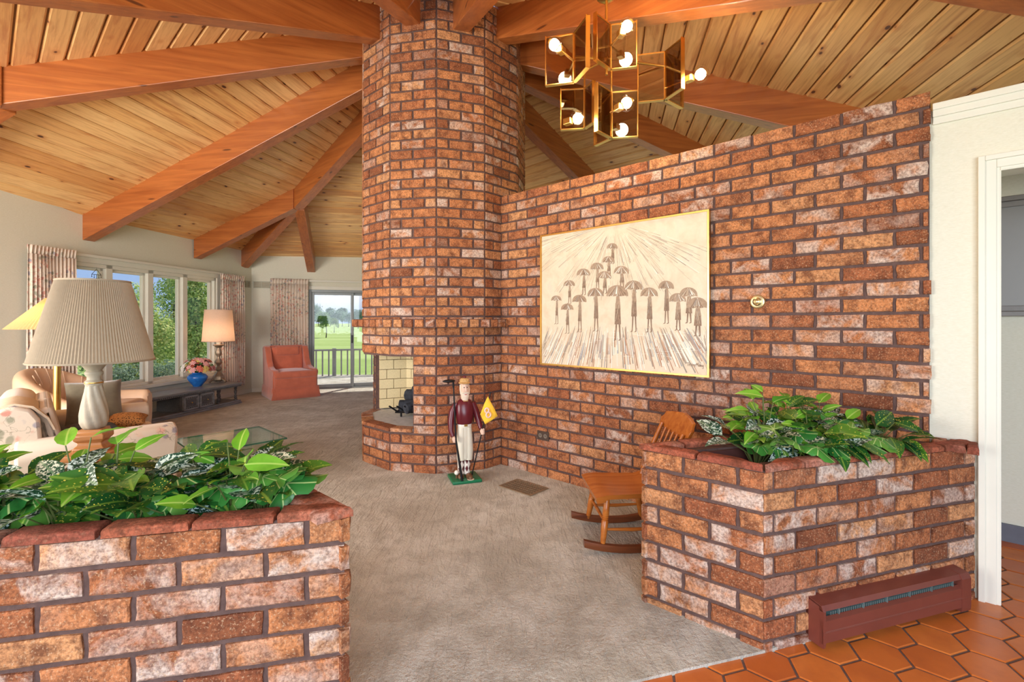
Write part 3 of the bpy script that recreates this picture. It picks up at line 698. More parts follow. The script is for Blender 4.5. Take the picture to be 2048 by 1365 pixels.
# air vents high on the walls beside the corner
def vent(pl, px0, px1, py0, py1, lab):
    t0, z1 = pl.tz(px0, py0); t1, z0 = pl.tz(px1, py1); w = t1-t0; z1 = z0+min(z1-z0, .15)
    e = empty('air_vent', pl.P((t0+t1)/2, 0, z0), pl.ang, lab, 'vent', 'air vents beside the corner'); m = MB(); hh = z1-z0
    m.box(-w/2, w/2, -.012, 0, 0, .012); m.box(-w/2, w/2, -.012, 0, hh-.012, hh); m.box(-w/2, -w/2+.012, -.012, 0, 0, hh); m.box(w/2-.012, w/2, -.012, 0, 0, hh); m.box(-.006, .006, -.012, 0, 0, hh); m.build('vent_frame', M_VENT, e)
    m = MB(); m.box(-w/2+.01, w/2-.01, -.004, 0, .01, hh-.01); m.build('back_plate', M_GRILLE, e)
    for k in range(8):
        m = MB(); z = .016+k*(hh-.03)/7.5; m.box(-w/2+.012, w/2-.012, -.01, -.003, z, z+.007, M=TR(0, 0, 0)); m.build('slat', M_VENT, e)
vent(WINW, 486, 500, 561, 576, 'small painted air vent between the floral curtain and the room corner')
vent(DOORW, 507, 540, 563, 577, 'double painted air vent between the room corner and the sliding door curtain')
# curtains
def curtain(pl, px0, px1, ztop, zbot, label, folds=14, dep=.045, base=-.11, flare=0.0):
    t0, t1 = pl.t(px0, .1), pl.t(px1, .1); w = t1-t0; e = empty('curtain', pl.P((t0+t1)/2, 0, zbot), pl.ang, label, 'curtain', 'floral pinch-pleat curtains')
    rr = random.Random(int(px0)); n = folds*8; rows = [0, .12, .3, .5, .7, .85, .93]; ph = [rr.uniform(-.5, .5) for _ in range(40)]
    H = ztop-zbot; hz = .10
    rings = []
    for v in [0, .15, .35, .55, .75, .9, 1.0]:
        z = v*(H-hz); sc = 1+flare*(1-v); row = []
        for i in range(n+1):
            s = i/n; amp = dep*(.55+.45*(1-v))*(1-.45*v); x = (s-.5)*w*sc; y = base+amp*math.sin(2*math.pi*folds*s+ph[int(s*8)]*(1-v)*1.5)+.01*math.sin(9*s+3*v)
            row.append(Vector((x, y, z)))
        rings.append(row)
    m = MB(); m.loft(rings, caps=False, closed=False); o = m.build('drape', M_CURTAIN, e, 70); s_ = o.modifiers.new('s', 'SOLIDIFY'); s_.thickness = .004
    rings = []
    for v in (0, .5, 1):
        z = H-hz+v*hz; row = []
        for i in range(n+1):
            s = i/n; amp = dep*.5*(.4+.6*abs(v-.0)); x = (s-.5)*w; row.append(Vector((x, base+amp*math.copysign(abs(math.sin(2*math.pi*folds*s))**.6, math.sin(2*math.pi*folds*s)), z)))
        rings.append(row)
    m = MB(); m.loft(rings, caps=False, closed=False); o = m.build('pleated_heading', M_CURTAIN, e, 70); s_ = o.modifiers.new('s', 'SOLIDIFY'); s_.thickness = .004
    return e
curtain(WINW, 55, 150, 2.215, .06, 'floral curtain gathered behind the orange-shaded floor lamp', 13)
curtain(WINW, 441, 487, 2.18, .20, 'floral curtain hanging behind the candlestick lamp on the console', 12)
curtain(DOORW, 541, 617, cz, .06, 'floral curtain hanging behind the coral velvet armchair', 13)
# triangular sun-catcher hanging in the window
tS, zS = WINW.tz(193, 545, .03); e = empty('sun_catcher', WINW.P(tS, .03, zS-.1), WINW.ang, 'small triangular wind chime hanging in the window above the lampshade', 'ornament')
m = MB(); m.tube([(-.06, 0, .07), (0, 0, .14), (.06, 0, .07)], .003, 5); m.tube([(-.06, 0, .07), (.06, 0, .07)], .003, 5)
for k in range(5): m.tube([(-.06+k*.03, 0, .07), (-.06+k*.03, 0, .02+.01*abs(k-2))], .0025, 5); m.sphere((-.06+k*.03, 0, .02+.01*abs(k-2)), .006, 6, 4)
m.tube([(0, 0, .14), (0, 0, .17)], .001, 4); m.build('chime', M_BLACK, e)

# ------------------------------------------------------------------ white wall with doorway beside the brick partition, hall
DW = -.03; tC0, tC1 = WALL.t(1955.5, DW), WALL.t(2000, DW); zTop = WALL.tz(1900, 203, DW)[1]; zLin = WALL.tz(1999.6, 341, DW)[1]
tD = tC1+.85
pl = VPlane(WALL.P(0, DW), WALL.D); M = TR(pl.O.x, pl.O.y, 0, pl.ang)
wall_with_hole('wall_right', pl, T_END-.02, tD+1.2, [(tC1, tD, 0, zLin)], 'cream wall with the hall doorway beside the brick partition', .13, zTop-.03)
m = MB()
for (a, b, d0, z0, z1) in ((T_END+.004, tD+1.2, .030, zTop-.03, zTop), (T_END+.004, tD+1.2, .022, zTop-.065, zTop-.03), (T_END+.004, tD+1.2, .012, zTop-.10, zTop-.065)): m.box(a, b, -d0, .15, z0-.004, z1, M=M)
tag(m.build('trim_1', M_TRIM, bevel=.004), 'cream moulding capping the wall over the hall doorway', kind='structure')
m = MB(); cw = tC1-tC0
for (a, b, d) in ((0, .025, .030), (.022, .064, .020), (.06, cw, .014)):
    m.box(tC0+a, tC0+b, -d, 0, 0, zLin+cw-a, M=M); m.box(tD+cw-b, tD+cw-a, -d, 0, 0, zLin+cw-a, M=M); m.box(tC0+b, tD+cw-b, -d, 0, zLin+cw-b, zLin+cw-a, M=M)
m.box(tC1-.012, tC1+.004, -.012, .134, 0, zLin, M=M); m.box(tD-.004, tD+.012, -.012, .134, 0, zLin, M=M); m.box(tC1, tD, -.012, .134, zLin-.004, zLin+.012, M=M)
tag(m.build('trim_2', M_TRIM, bevel=.003), 'cream moulded casing around the hall doorway', kind='structure')
hp0 = F(2000, 1080); hpl = VPlane(hp0, WALL.D); HMt = TR(hpl.O.x, hpl.O.y, 0, hpl.ang)
m = MB(); m.box(-1.2, 2.6, 0, .1, -.02, 2.42, M=HMt); tag(m.build('wall_hall', M_WALL), 'cream wall of the hall seen through the doorway', kind='structure')
m = MB(); m.box(-1.2, 2.6, -.015, 0, -.004, .11, M=HMt); tag(m.build('baseboard_hall', M_BASEB, bevel=.003), 'slate grey baseboard in the hall', kind='structure')
hx0 = T_END+.03-(hpl.O-WALL.O).dot(WALL.D); m = MB(); dh = -(hpl.O-WALL.O).dot(WALL.N); m.box(hx0, 2.6, -(dh-.10), .1, 2.36, 2.42, M=HMt); tag(m.build('ceiling_hall', M_TRIM), 'white ceiling of the hall', kind='structure')
pz0_, pz1_ = hpl.tz(2010, 633)[1], hpl.tz(2010, 395)[1]; pic = empty('hall_picture', hpl.P(.25, 0, pz0_), hpl.ang, 'large grey framed picture on the hall wall seen through the doorway', 'picture')
hh = pz1_-pz0_; m = MB()
for (a, d) in ((0, .035), (.03, .022)):
    q = .03 if a == 0 else .035
    m.box(-.75+a, .75-a, -d, 0, a, a+q); m.box(-.75+a, .75-a, -d, 0, hh-a-q, hh-a); m.box(-.75+a, -.75+a+q, -d, 0, a, hh-a); m.box(.75-a-q, .75-a, -d, 0, a, hh-a)
m.build('frame', M_GREYFR, pic, bevel=.004); m = MB(); m.box(-.69, .69, -.012, 0, .06, hh-.06); m.build('panel', M_GREYPIC, pic)

# ------------------------------------------------------------------ planters
def planter(name, label, pts, faces, soil_z, cop=(.075, .075, .075, .075), cth=.026):
    """pts: plan corners in order; faces: list of (i, j, start offset) whose outside is bricked"""
    ctr = sum(pts, Vector())/len(pts); e = empty(name, (ctr.x, ctr.y, 0), 0, label, 'planter'); inv = Matrix.Translation(-Vector((ctr.x, ctr.y, 0)))
    def inset(d):
        out = []; n = len(pts)
        for i in range(n):
            p, a, b = pts[i], pts[i-1], pts[(i+1) % n]; d1 = (p-a).normalized(); d2 = (b-p).normalized(); n1 = Vector((-d1.y, d1.x, 0)); n2 = Vector((-d2.y, d2.x, 0))
            k = (n1+n2)/(1+n1.dot(n2)); out.append(p+k*d)
        return out
    o_ = inset(.011); i_ = inset(.105); n = len(pts); m = MB()
    vs_ = [inv @ (p+Vector((0, 0, z))) for ring_, z in ((o_, -.02), (o_, ZCOP), (i_, ZCOP), (i_, .2)) for p in ring_]
    fs = [(k*n+i, k*n+(i+1) % n, (k+1)*n+(i+1) % n, (k+1)*n+i) for k in range(3) for i in range(n)]
    m.add(vs_, fs); m.build('core', M_MORTAR, e)
    m = MB(); m.prism([((inv @ p).x, (inv @ p).y) for p in inset(.10)], soil_z-.1, soil_z); m.build('soil', M_SOIL, e)
    il = inset(.1); il2 = inset(.12); m = MB(); vs_ = [inv @ (p+Vector((0, 0, z))) for ring_, z in ((il, soil_z-.05), (il, ZCOP-.01), (il2, ZCOP-.01), (il2, soil_z-.05)) for p in ring_]
    m.add(vs_, [(k*n+i, k*n+(i+1) % n, (k+1)*n+(i+1) % n, (k+1)*n+i) for k in range(3) for i in range(n)]); m.build('liner', M_LINER, e)
    b = Bricks(e, 'planter'); nc = 9; z0 = ZCOP-nc*BC
    for (i, j, off, vis) in faces:
        pl = VPlane(pts[i], pts[j]-pts[i]); L = (pts[j]-pts[i]).length
        if 'heater' in label and i == 0: L += .026      # front bricks run on to the door casing
        for q in range(nc):
            zz = z0+q*BC; hgt = BC
            if zz < 0: hgt = BC+zz+.01; zz = -.01
            if hgt < .03: continue
            run_course(b, pl, -.004, L+.004, zz, hgt, off if q % 2 else (off+.5) % 1, (lambda a, bb_, z: not vis))
    for k in range(len(b.items)):
        a, me, Mx = b.items[k]; b.items[k] = (a, me, inv @ Mx)
    b.done()
    cbk = Bricks(e, 'coping')
    for (i, j, off, vis) in [(k, (k+1) % n, .0, True) for k in range(n)]:
        if not cop[i]: continue
        ins = inset(-.006); pl = VPlane(ins[i], ins[j]-ins[i]); L = (ins[j]-ins[i]).length; nb = max(1, round((L-.03)/.225)); w = L/nb
        d1 = (pts[i]-pts[i-1]).normalized(); d2 = pl.D; d3 = (pts[(j+1) % n]-pts[j]).normalized(); Wd = cop[i]
        def mit(da, db, wn_): # mitre run where this strip meets a neighbour of width wn_
            cr = da.cross(db).z; dt = da.dot(db); return (wn_+Wd*dt)/cr
        s0 = mit(d1, d2, cop[i-1]); s1 = mit(d2, d3, cop[j])
        for q in range(nb):
            a, bb_ = q*w, (q+1)*w; g = .006; ra = rnd.uniform(-.003, .003)
            ia = a+(s0 if q == 0 else 0); ib = bb_-(s1 if q == nb-1 else 0)
            def P_(t, dd, z): return inv @ pl.P(t, -dd, z)
            rings = []
            zt = ZCOP+cth+ra
            for (z, ch) in ((ZCOP-.002, 0), (ZCOP+cth*.6, 0), (ZCOP+cth*.88+ra, .005), (zt, .013)):
                def pt(t, ti, f, ed):  # t outer, ti inner
                    return t+(ti-t)*f
                row = []
                for (f, e0) in ((0, 1), (.33, 0), (.66, 0), (1, 1)):
                    dd = Wd*f+(ch if f == 0 else (-ch if f == 1 else 0)); row.append(P_(a+(ia-a)*f+g+ch*.6+rnd.uniform(-.002, .002), dd, z+rnd.uniform(-.0015, .0015)))
                for (f, e0) in ((1, 1), (.66, 0), (.33, 0), (0, 1)):
                    dd = Wd*f+(ch if f == 0 else (-ch if f == 1 else 0)); row.append(P_(bb_+(ib-bb_)*f-g-ch*.6+rnd.uniform(-.002, .002), dd, z+rnd.uniform(-.0015, .0015)))
                rings.append(row)
            mm_ = MB(); mm_.loft(rings); mm_.build('coping_brick', M_COPING, e, 50)
    return e
BDIR = (P2-P1).normalized()
_t = ((WALL.O-P3).dot(WALL.N)+.002)/BDIR.dot(WALL.N); P4 = P3+BDIR*_t
plR = planter('brick_planter', 'brick planter with a baseboard heater on its front beside the doorway', [P1, P2, P4, P3], [(0, 1, .25, True), (3, 0, .6, True), (2, 3, .3, False)], .66, (.075, 0, .07, .07))
plL = planter('brick_planter', 'long brick planter in front of the table lamp and loveseat', [LLEFT, LC, LB, LBL], [(0, 1, .22, True), (1, 2, .1, True), (2, 3, .3, False)], .66, (.08, .11, .075, .08))

# flat brick ledge of the right planter where the partition ends
inv = Matrix.Translation(-plR.location)
for k in range(3):
    a = T_END+.004+k*.062; m = MB()
    w1 = min(.058, WALL.t(1955.5, DW)-a)
    if w1 < .02: continue
    ring_ = lambda z, q: [inv @ WALL.P(t, d, z) for (t, d) in ((a+q, -.02), (a+w1-q, -.02), (a+w1-q, .13), (a+q, .13))]
    m.loft([ring_(ZCOP-.01, 0), ring_(ZCOP+.014, 0), ring_(ZCOP+.024, .006)]); m.build('coping_brick', M_COPING, plR)

m = MB(); q = (P2-P1).normalized(); a = inv @ (P2-q*.03+Vector((q.y, -q.x, 0))*-.010); b = inv @ (P2+q*.036+Vector((q.y, -q.x, 0))*-.010); n_ = Vector((-q.y, q.x, 0))*.05
m.prism([(a.x, a.y), (b.x, b.y), (b.x+n_.x, b.y+n_.y), (a.x+n_.x, a.y+n_.y)], 0, ZCOP); m.build('end_joint', M_MORTAR, plR)

# ------------------------------------------------------------------ painting, brass knob, outlet on the partition
PW, PH = pt1-pt0, pz1-pz0
pic = empty('umbrella_painting', WALL.P((pt0+pt1)/2, .014, pz0), WALL.ang, 'framed painting of people walking with umbrellas in the rain on the brick partition', 'painting')
m = MB(); m.box(-PW/2+.008, PW/2-.008, -.022, 0, .008, PH-.008)
def canvas():
    t = NT('painting_canvas'); v = t.coord('Object', (3, 1, 3)); n = t.noise(v, 2.4, 5, .6, .5); n2 = t.noise(v, 20, 3); col = t.ramp(n, [(.3, c(208, 186, 158)), (.55, c(222, 204, 178)), (.75, c(214, 196, 176))])
    t.col(t.mix(t.ramp(n2, [(.4, 0.0), (.7, .25)]), col, c(214, 192, 166))); t.bump(n2, .1, .003); return t.set(.6, 0, .35)
m.build('canvas', canvas(), pic)
m = MB(); f_ = .012
m.box(-PW/2, PW/2, -.032, 0, 0, f_); m.box(-PW/2, PW/2, -.032, 0, PH-f_, PH); m.box(-PW/2, -PW/2+f_, -.032, 0, f_, PH-f_); m.box(PW/2-f_, PW/2, -.032, 0, f_, PH-f_); m.build('frame', M_BRASS, pic)
def pp(x, y):                                        # crop coordinates of the photo -> painting plane (x along wall, z up)
    t, z = WALL.tz(1060+x/3.689, 400+y/3.689, .036); return (t-(pt0+pt1)/2, z-pz0)
PAINT = [plain('paint_umber', c(136, 110, 90), .6, 0, .3, .2, 60), plain('paint_sepia', c(164, 138, 114), .6, 0, .3, .15, 60), plain('paint_grey', c(150, 136, 122), .6), plain('paint_white', c(232, 222, 206), .6), plain('paint_bluegrey', c(152, 150, 150), .6), plain('paint_rust', c(176, 134, 106), .6), plain('paint_beige', c(182, 162, 138), .6), plain('paint_pale_grey', c(188, 172, 152), .6)]
rp = random.Random(5)
lay = [0]
def stroke(mb, x0, y0, x1, y1, w0, w1, mi, base=.0226):
    (a, b), (cc, d) = pp(x0, y0), pp(x1, y1); lay[0] += 1; yy = -(base+(lay[0] % 400)*1.5e-6)
    dx, dz = cc-a, d-b; L = math.hypot(dx, dz) or 1; nx, nz = -dz/L, dx/L
    def cl(x, z): return Vector((max(-PW/2+.013, min(PW/2-.013, x)), yy, max(.013, min(PH-.013, z))))
    mb.quad(cl(a-nx*w0, b-nz*w0), cl(a+nx*w0, b+nz*w0), cl(cc+nx*w1, d+nz*w1), cl(cc-nx*w1, d-nz*w1), mi)
st = MB()
for i in range(300):                                  # rain streaks fanning from the top centre
    a = rp.uniform(-1.25, 1.25); ln0 = rp.uniform(90, 560); ln = rp.uniform(60, 220); dx, dy = math.sin(a), math.cos(a)*.85
    x0, y0 = 620+dx*ln0*1.2, 170+dy*ln0; stroke(st, x0, y0, x0+dx*ln, y0+dy*ln, .0006, rp.uniform(.0008, .0024), rp.choice((6, 6, 7, 2, 3, 7)))
for i in range(420):                                  # reflections on the wet ground
    x = rp.uniform(110, 1300); y0 = rp.uniform(930, 1080); sl = (x-620)*.0011; y1 = min(y0+rp.uniform(60, 240), 1215+(x-80)*.07)
    stroke(st, x, y0, x+sl*(y1-y0), y1, rp.uniform(.0006, .002), rp.uniform(.0015, .0055), rp.choice((3, 3, 5, 4, 2, 6, 3, 5, 2)))
for i in range(26):
    x = rp.uniform(200, 1200); y = rp.uniform(970, 1180); stroke(st, x, y, x+rp.uniform(30, 110), y+rp.uniform(-4, 10), .0012, .0006, 3)
tag(st.build('rain_strokes', PAINT, pic), kind='stuff')
fig = MB()
FIG = [(608, 350, 40, 470), (580, 450, 45, 560), (495, 500, 48, 660), (550, 565, 52, 690), (675, 530, 56, 645), (395, 545, 50, 700), (290, 625, 42, 765), (195, 735, 38, 915), (1005, 640, 57, 912), (1170, 695, 66, 908), (275, 800, 46, 985), (365, 740, 52, 975), (485, 695, 60, 968), (765, 645, 66, 972), (880, 695, 64, 975), (1090, 735, 62, 962), (645, 690, 80, 1035), (1235, 778, 78, 1003)]
for (x, y, w, fy) in FIG:
    top = y-w*.75; bot = y+w*.28; H_ = fy-bot; wf = w/60*.010
    for s_ in (-1, 1): stroke(fig, x+s_*w*.12+4, bot+H_*.55, x+s_*w*.22+4, fy, wf*.55, wf*.3, 0, .0236); stroke(fig, x+s_*w*.22+4, fy-3, x+s_*w*.22-8, fy+3, wf*.35, wf*.2, 0, .0236)
    stroke(fig, x+4, bot-2, x+4, bot+H_*.3, wf*1.0, wf*1.7, 1, .0238); stroke(fig, x+4, bot+H_*.28, x+3, bot+H_*.64, wf*1.5, wf*2.0, 0, .0238)
    for q in range(5): stroke(fig, x+rp.uniform(-.2, .25)*w, bot+rp.uniform(0, .3)*H_, x+rp.uniform(-.25, .3)*w, bot+rp.uniform(.4, .65)*H_, wf*.16, wf*.12, rp.choice((2, 6, 0, 1)), .0243)
    pts = []
    for k in range(13):
        a = math.pi*k/12; pts.append((x-w*math.cos(a), bot-(bot-top)*math.sin(a)**.8))
    for k in range(6, -1, -1): pts.append((x-w+2*w*k/6, bot-(6 if k % 2 else 0)))
    yy = -.0247-lay[0] % 7*1e-6
    P3_ = [Vector((pp(*q)[0], yy, pp(*q)[1])) for q in pts]; fig.add(P3_, [tuple(range(len(P3_)))], 1)
    for k in range(22):
        q = rp.uniform(-.95, .95); j = rp.uniform(.0, .45); ex = x+w*q; ey = bot-(bot-top)*(1-(abs(q))**2)**.4*rp.uniform(.0, .25)
        stroke(fig, x+w*q*j, top+(bot-top)*j*.6+3, ex, ey, wf*.1, wf*.28, rp.choice((0, 0, 2, 6, 3, 1)), .0252)
fig.build('umbrella_figures', PAINT, pic)
sg = MB()
def sig(pts):
    for (x0, y0), (x1, y1) in zip(pts, pts[1:]): stroke(sg, x0, y0, x1, y1, .0012, .0012, 0, .0256)
sig([(1155, 1203), (1178, 1200)]); sig([(1168, 1202), (1166, 1226)]); sig([(1176, 1218), (1184, 1212), (1178, 1209), (1175, 1222), (1186, 1226)]); sig([(1188, 1211), (1190, 1227), (1192, 1214), (1199, 1211)]); sig([(1201, 1212), (1203, 1228), (1205, 1215), (1212, 1213)])
sig([(1213, 1214), (1217, 1225), (1222, 1213)]); sig([(1222, 1213), (1214, 1238)]); sig([(1226, 1230), (1229, 1203), (1235, 1222), (1241, 1203), (1245, 1232)]); sig([(1249, 1220), (1255, 1216), (1256, 1230), (1249, 1230), (1249, 1220)])
sig([(1260, 1233), (1260, 1218), (1266, 1220), (1267, 1234)]); sig([(1280, 1220), (1272, 1222), (1273, 1233), (1281, 1231), (1281, 1220), (1280, 1246), (1270, 1246)])
sg.build('signature', PAINT, pic)
M_BRASSB = plain('pale_brass', c(206, 186, 140), .3, .9, .5, .05)
tk, zk = WALL.tz(1515.6, 604); e = empty('brass_button', WALL.P(tk, 0, zk), WALL.ang, 'round brass bell button on the brick partition right of the painting', 'button')
m = MB(); m.lathe([(.042, 0), (.045, .006), (.040, .014), (.030, .017)], 28, M=TR(0, .003, 0, 0, R(90))); m.build('plate', M_BRASSB, e, 30)
m = MB(); m.lathe([(.026, .014), (.027, .022), (.018, .028), (.014, .025), (.008, .029)], 24, M=TR(0, .003, 0, 0, R(90))); m.build('knob', M_BRASSB, e, 40)
to, zo = WALL.tz(1086.5, 872); e = empty('wall_outlet', WALL.P(to, 0, zo), WALL.ang, 'dark brown electrical outlet low on the brick partition', 'outlet')
m = MB(); m.box(-.064, .064, -.007, .006, -.04, .04); m.build('cover_plate', M_OUTLET, e, bevel=.003)
for s_ in (-1, 1):
    m = MB(); m.lathe([(.019, 0), (.019, .002)], 16, M=TR(s_*.028, -.0065, 0, 0, R(90))); s0 = m.build('socket', plain('outlet_socket', c(120, 106, 92), .4), e)
    m = MB(); m.box(s_*.028-.007, s_*.028-.004, -.0096, -.0085, -.004, .008); m.box(s_*.028+.004, s_*.028+.007, -.0096, -.0085, -.004, .008); m.build('slot', M_BLACK, s0)
# floor register
q4 = [F(*p, .012) for p in ((997.6, 973), (1036.8, 960), (1098, 979), (1057, 994))]; ctr = sum(q4, Vector())/4
e = empty('floor_register', (ctr.x, ctr.y, .012), WALL.ang, 'metal floor register grille in the carpet beside the brick partition', 'register')
m = MB(); a, b = .17, .115
m.box(-a, a, -b, -b+.02, 0, .008); m.box(-a, a, b-.02, b, 0, .008); m.box(-a, -a+.02, -b+.02, b-.02, 0, .008); m.box(a-.02, a, -b+.02, b-.02, 0, .008); m.build('frame', M_GRILLE, e, bevel=.002)
m = MB(); m.box(-a+.01, a-.01, -b+.01, b-.01, 0, .0015); m.build('back_plate', M_GRILLE, e)
for k in range(15):
    m = MB(); x = -a+.025+k*.0205; m.box(x, x+.009, -b+.02, b-.02, .001, .007); m.build('slat', M_GRILLE, e)
for k in range(5):
    m = MB(); y = -b+.04+k*.036; m.box(-a+.02, a-.02, y, y+.006, .001, .0075); m.build('crossbar', M_GRILLE, e)
# baseboard heater on the right planter
hpl_ = VPlane(P1, P2-P1); th0, th1 = .235, 1.135; e = empty('baseboard_heater', hpl_.P((th0+th1)/2, 0, 0), hpl_.ang, 'dark red enamel baseboard heater mounted on the brick planter', 'heater'); hl = (th1-th0)/2; hd = .068
m = MB(); m.prism([(.012, .02), (.012, .195), (-.058, .185), (-.066, .165), (-.05, .165), (-.05, .18), (.0, .185), (.0, .02)], -hl, hl, 'x'); m.build('back_and_hood', M_HEATER, e)
m = MB(); m.prism([(-hd, .035), (-hd, .075), (-hd-.004, .079), (-hd, .083), (-hd, .125), (-.052, .135), (-.052, .03)], -hl, hl, 'x'); m.build('front_panel', M_HEATER, e)
for s_ in (-1, 1):
    m = MB(); x0 = -hl if s_ < 0 else hl-(.012 if s_ < 0 else .06); m.prism([(.012, .015), (.012, .197), (-.06, .187), (-hd-.003, .165), (-hd-.003, .03), (-hd, .015)], x0, x0+(.012 if s_ < 0 else .06), 'x'); m.build('end_cap', M_HEATER, e)
m = MB(); m.box(-hl+.02, hl-.05, -.05, -.004, .05, .13)
m.build('fin_block', M_FIN, e)
for k in range(60):
    m = MB() if k == 0 else m; x = -hl+.06+k*(2*hl-.14)/60; m.box(x, x+.004, -.052, -.003, .09, .148)
m.build('heating_fins', M_FIN, e)
m = MB(); m.box(-hl+.05, hl-.06, -.05, -.044, .152, .160)
for k in range(6): m.box(-hl+.1+k*.14, -hl+.106+k*.14, -.056, -.046, .125, .165)
m.build('damper', M_FIN, e)

# ------------------------------------------------------------------ golfer statue
gb = Vector((-.405, 4.045, .012)); e = empty('golfer_statue', gb, R(19), 'carved wooden golfer statue with putter and yellow flag on a green base', 'statue')
rb = rbox(.25, .24, .028, .012); rb.v = [(x, y, z+.014) for x, y, z in rb.v]; rb.build('base', M_GREENP, e, 40)
def ell(cx_, cy_, z, rx, ry, n=16): return [Vector((cx_+rx*math.cos(2*math.pi*i/n), cy_+ry*math.sin(2*math.pi*i/n), z)) for i in range(n)]
m = MB(); m.sphere((.03, -.05, .035), .05, 12, 8, sc=(.55, 1.25, .62)); m.sphere((-.04, -.02, .035), .05, 12, 8, sc=(.55, 1.1, .62)); m.build('shoes', M_SHOE, e, 60)
m = MB()
for s_ in (-1, 1): m.loft([ell(s_*.026-.004, 0, .05, .026, .028), ell(s_*.026-.004, 0, .10, .029, .03), ell(s_*.026-.004, 0, .175, .031, .033), ell(s_*.026-.004, 0, .19, .033, .035)])
def argyle():
    t = NT('argyle_sock'); v = t.coord('Object', (1, 1, 1)); sp = t.new('ShaderNodeSeparateXYZ'); t.lk(v, sp.inputs[0])
    a = t.math('ABSOLUTE', t.math('SUBTRACT', t.math('FRACT', t.math('MULTIPLY', sp.outputs[0], 34.0)), .5)); b = t.math('ABSOLUTE', t.math('SUBTRACT', t.math('FRACT', t.math('MULTIPLY', sp.outputs[2], 15.0)), .5))
    t.col(t.ramp(t.math('ADD', a, b), [(.42, c(86, 28, 36)), (.44, c(230, 222, 212))], 'CONSTANT')); return t.set(.4)
m.build('socks', argyle(), e, 50)
m = MB()
m.loft([ell(0, 0, .18, .060, .044), ell(0, 0, .20, .066, .05), ell(0, 0, .30, .068, .052), ell(0, 0, .40, .066, .052), ell(0, 0, .47, .060, .05)], True)
for s_ in (-1, 1): m.loft([ell(s_*.032, -.012, .175, .034, .038), ell(s_*.034, -.014, .26, .038, .042), ell(s_*.03, -.012, .36, .036, .042), ell(s_*.024, -.008, .45, .034, .042)])
m.build('trousers', M_CREAMP, e, 60)
m = MB(); m.loft([ell(0, 0, .462, .062, .052), ell(0, 0, .482, .062, .052)]); b_ = m.build('belt', M_WHITE, e, 40); m = MB(); m.box(-.014, .014, -.058, -.05, .463, .481); m.build('buckle', M_BRASS, b_)
m = MB(); m.loft([ell(0, 0, .478, .064, .054), ell(0, -.006, .53, .074, .064), ell(0, -.004, .59, .078, .062), ell(0, 0, .64, .074, .052), ell(0, 0, .675, .056, .042), ell(0, 0, .69, .03, .03)])
m.tube([(-.07, 0, .655), (-.105, .0, .58), (-.118, -.01, .50), (-.122, -.03, .43), (-.11, -.05, .385)], [.026, .03, .028, .022, .018], 10)
m.tube([(.07, 0, .655), (.098, .0, .58), (.112, -.012, .52), (.128, -.04, .455), (.132, -.055, .435)], [.026, .03, .026, .021, .018], 10); m.build('sweater', M_BURG, e, 60)
def hand(mb, p, ax):                                   # small carved fist: palm, four curled fingers, thumb
    p = Vector(p); mb.sphere(p, .021, 10, 8, sc=(.9, .8, 1.15))
    for q in range(4):
        z = -.018+q*.011; mb.tube([p+Vector((-.012, -.014, z)), p+Vector((.0, -.024, z)), p+Vector((.014, -.016, z))], [.0062, .0065, .0055], 6)
    mb.tube([p+Vector((.012, -.004, .012)), p+Vector((.012, -.02, .02)), p+Vector((.002, -.026, .024))], [.007, .0068, .0055], 6)
m = MB(); hand(m, (-.10, -.06, .365), 1); hand(m, (.138, -.065, .415), -1); m.build('hands', M_SKIN, e, 60)
m = MB(); m.loft([ell(0, 0, .66, .026, .028), ell(0, -.006, .70, .034, .036), ell(0, -.01, .74, .036, .04), ell(0, -.008, .80, .035, .04), ell(0, -.004, .83, .033, .037), ell(0, 0, .845, .02, .024)])
m.tube([(0, -.044, .80), (0, -.058, .765), (0, -.05, .752)], [.007, .011, .008], 8); m.sphere((-.036, 0, .785), .010, 8, 6, sc=(.5, 1, 1.3)); m.sphere((.036, 0, .785), .010, 8, 6, sc=(.5, 1, 1.3)); m.build('head', M_SKIN, e, 60)
m = MB(); m.loft([ell(0, -.02, .655, .012, .012), ell(0, -.024, .68, .026, .024), ell(0, -.024, .715, .034, .03), ell(0, -.022, .74, .034, .028), ell(0, -.012, .755, .034, .036), ell(0, -.01, .757, .02, .02)])
m.tube([(-.03, -.044, .742), (0, -.052, .75), (.03, -.044, .742)], [.004, .009, .004], 7); m.tube([(-.034, -.0, .81), (-.037, -.01, .77), (-.034, -.02, .73)], .008, 6); m.tube([(.034, .0, .81), (.037, -.01, .77), (.034, -.02, .73)], .008, 6); m.build('beard', M_BEARD, e, 60)
m = MB()
for s_ in (-1, 1): m.sphere((s_*.013, -.046, .79), .0045, 8, 6)
m.build('eyes', M_BLACK, e, 60); m = MB(); m.tube([(-.01, -.052, .732), (0, -.055, .73), (.01, -.052, .732)], .003, 6); m.build('mouth', plain('painted_mouth', c(196, 84, 84), .4), e)
m = MB(); m.tube([(-.016, -.036, .678), (0, -.044, .676), (.016, -.036, .678)], [.010, .004, .010], 8); m.build('bow_tie', M_TAN, e)
m = MB(); m.lathe([(.05, .82), (.052, .826), (.041, .832), (.042, .848), (.03, .862), (.01, .866)], 18); m.sphere((0, -.04, .824), .03, 10, 6, sc=(1.2, 1, .25)); cp = m.build('cap', M_TAN, e, 50)
m = MB(); m.sphere((0, 0, .872), .014, 10, 6); m.build('pompom', M_BURG, cp, 60)
m = MB(); m.tube([(-.046, -.115, .03), (-.092, -.085, .36), (-.112, -.08, .83)], [.011, .008, .006], 10); p_ = m.build('putter', M_BLACK, e, 60)
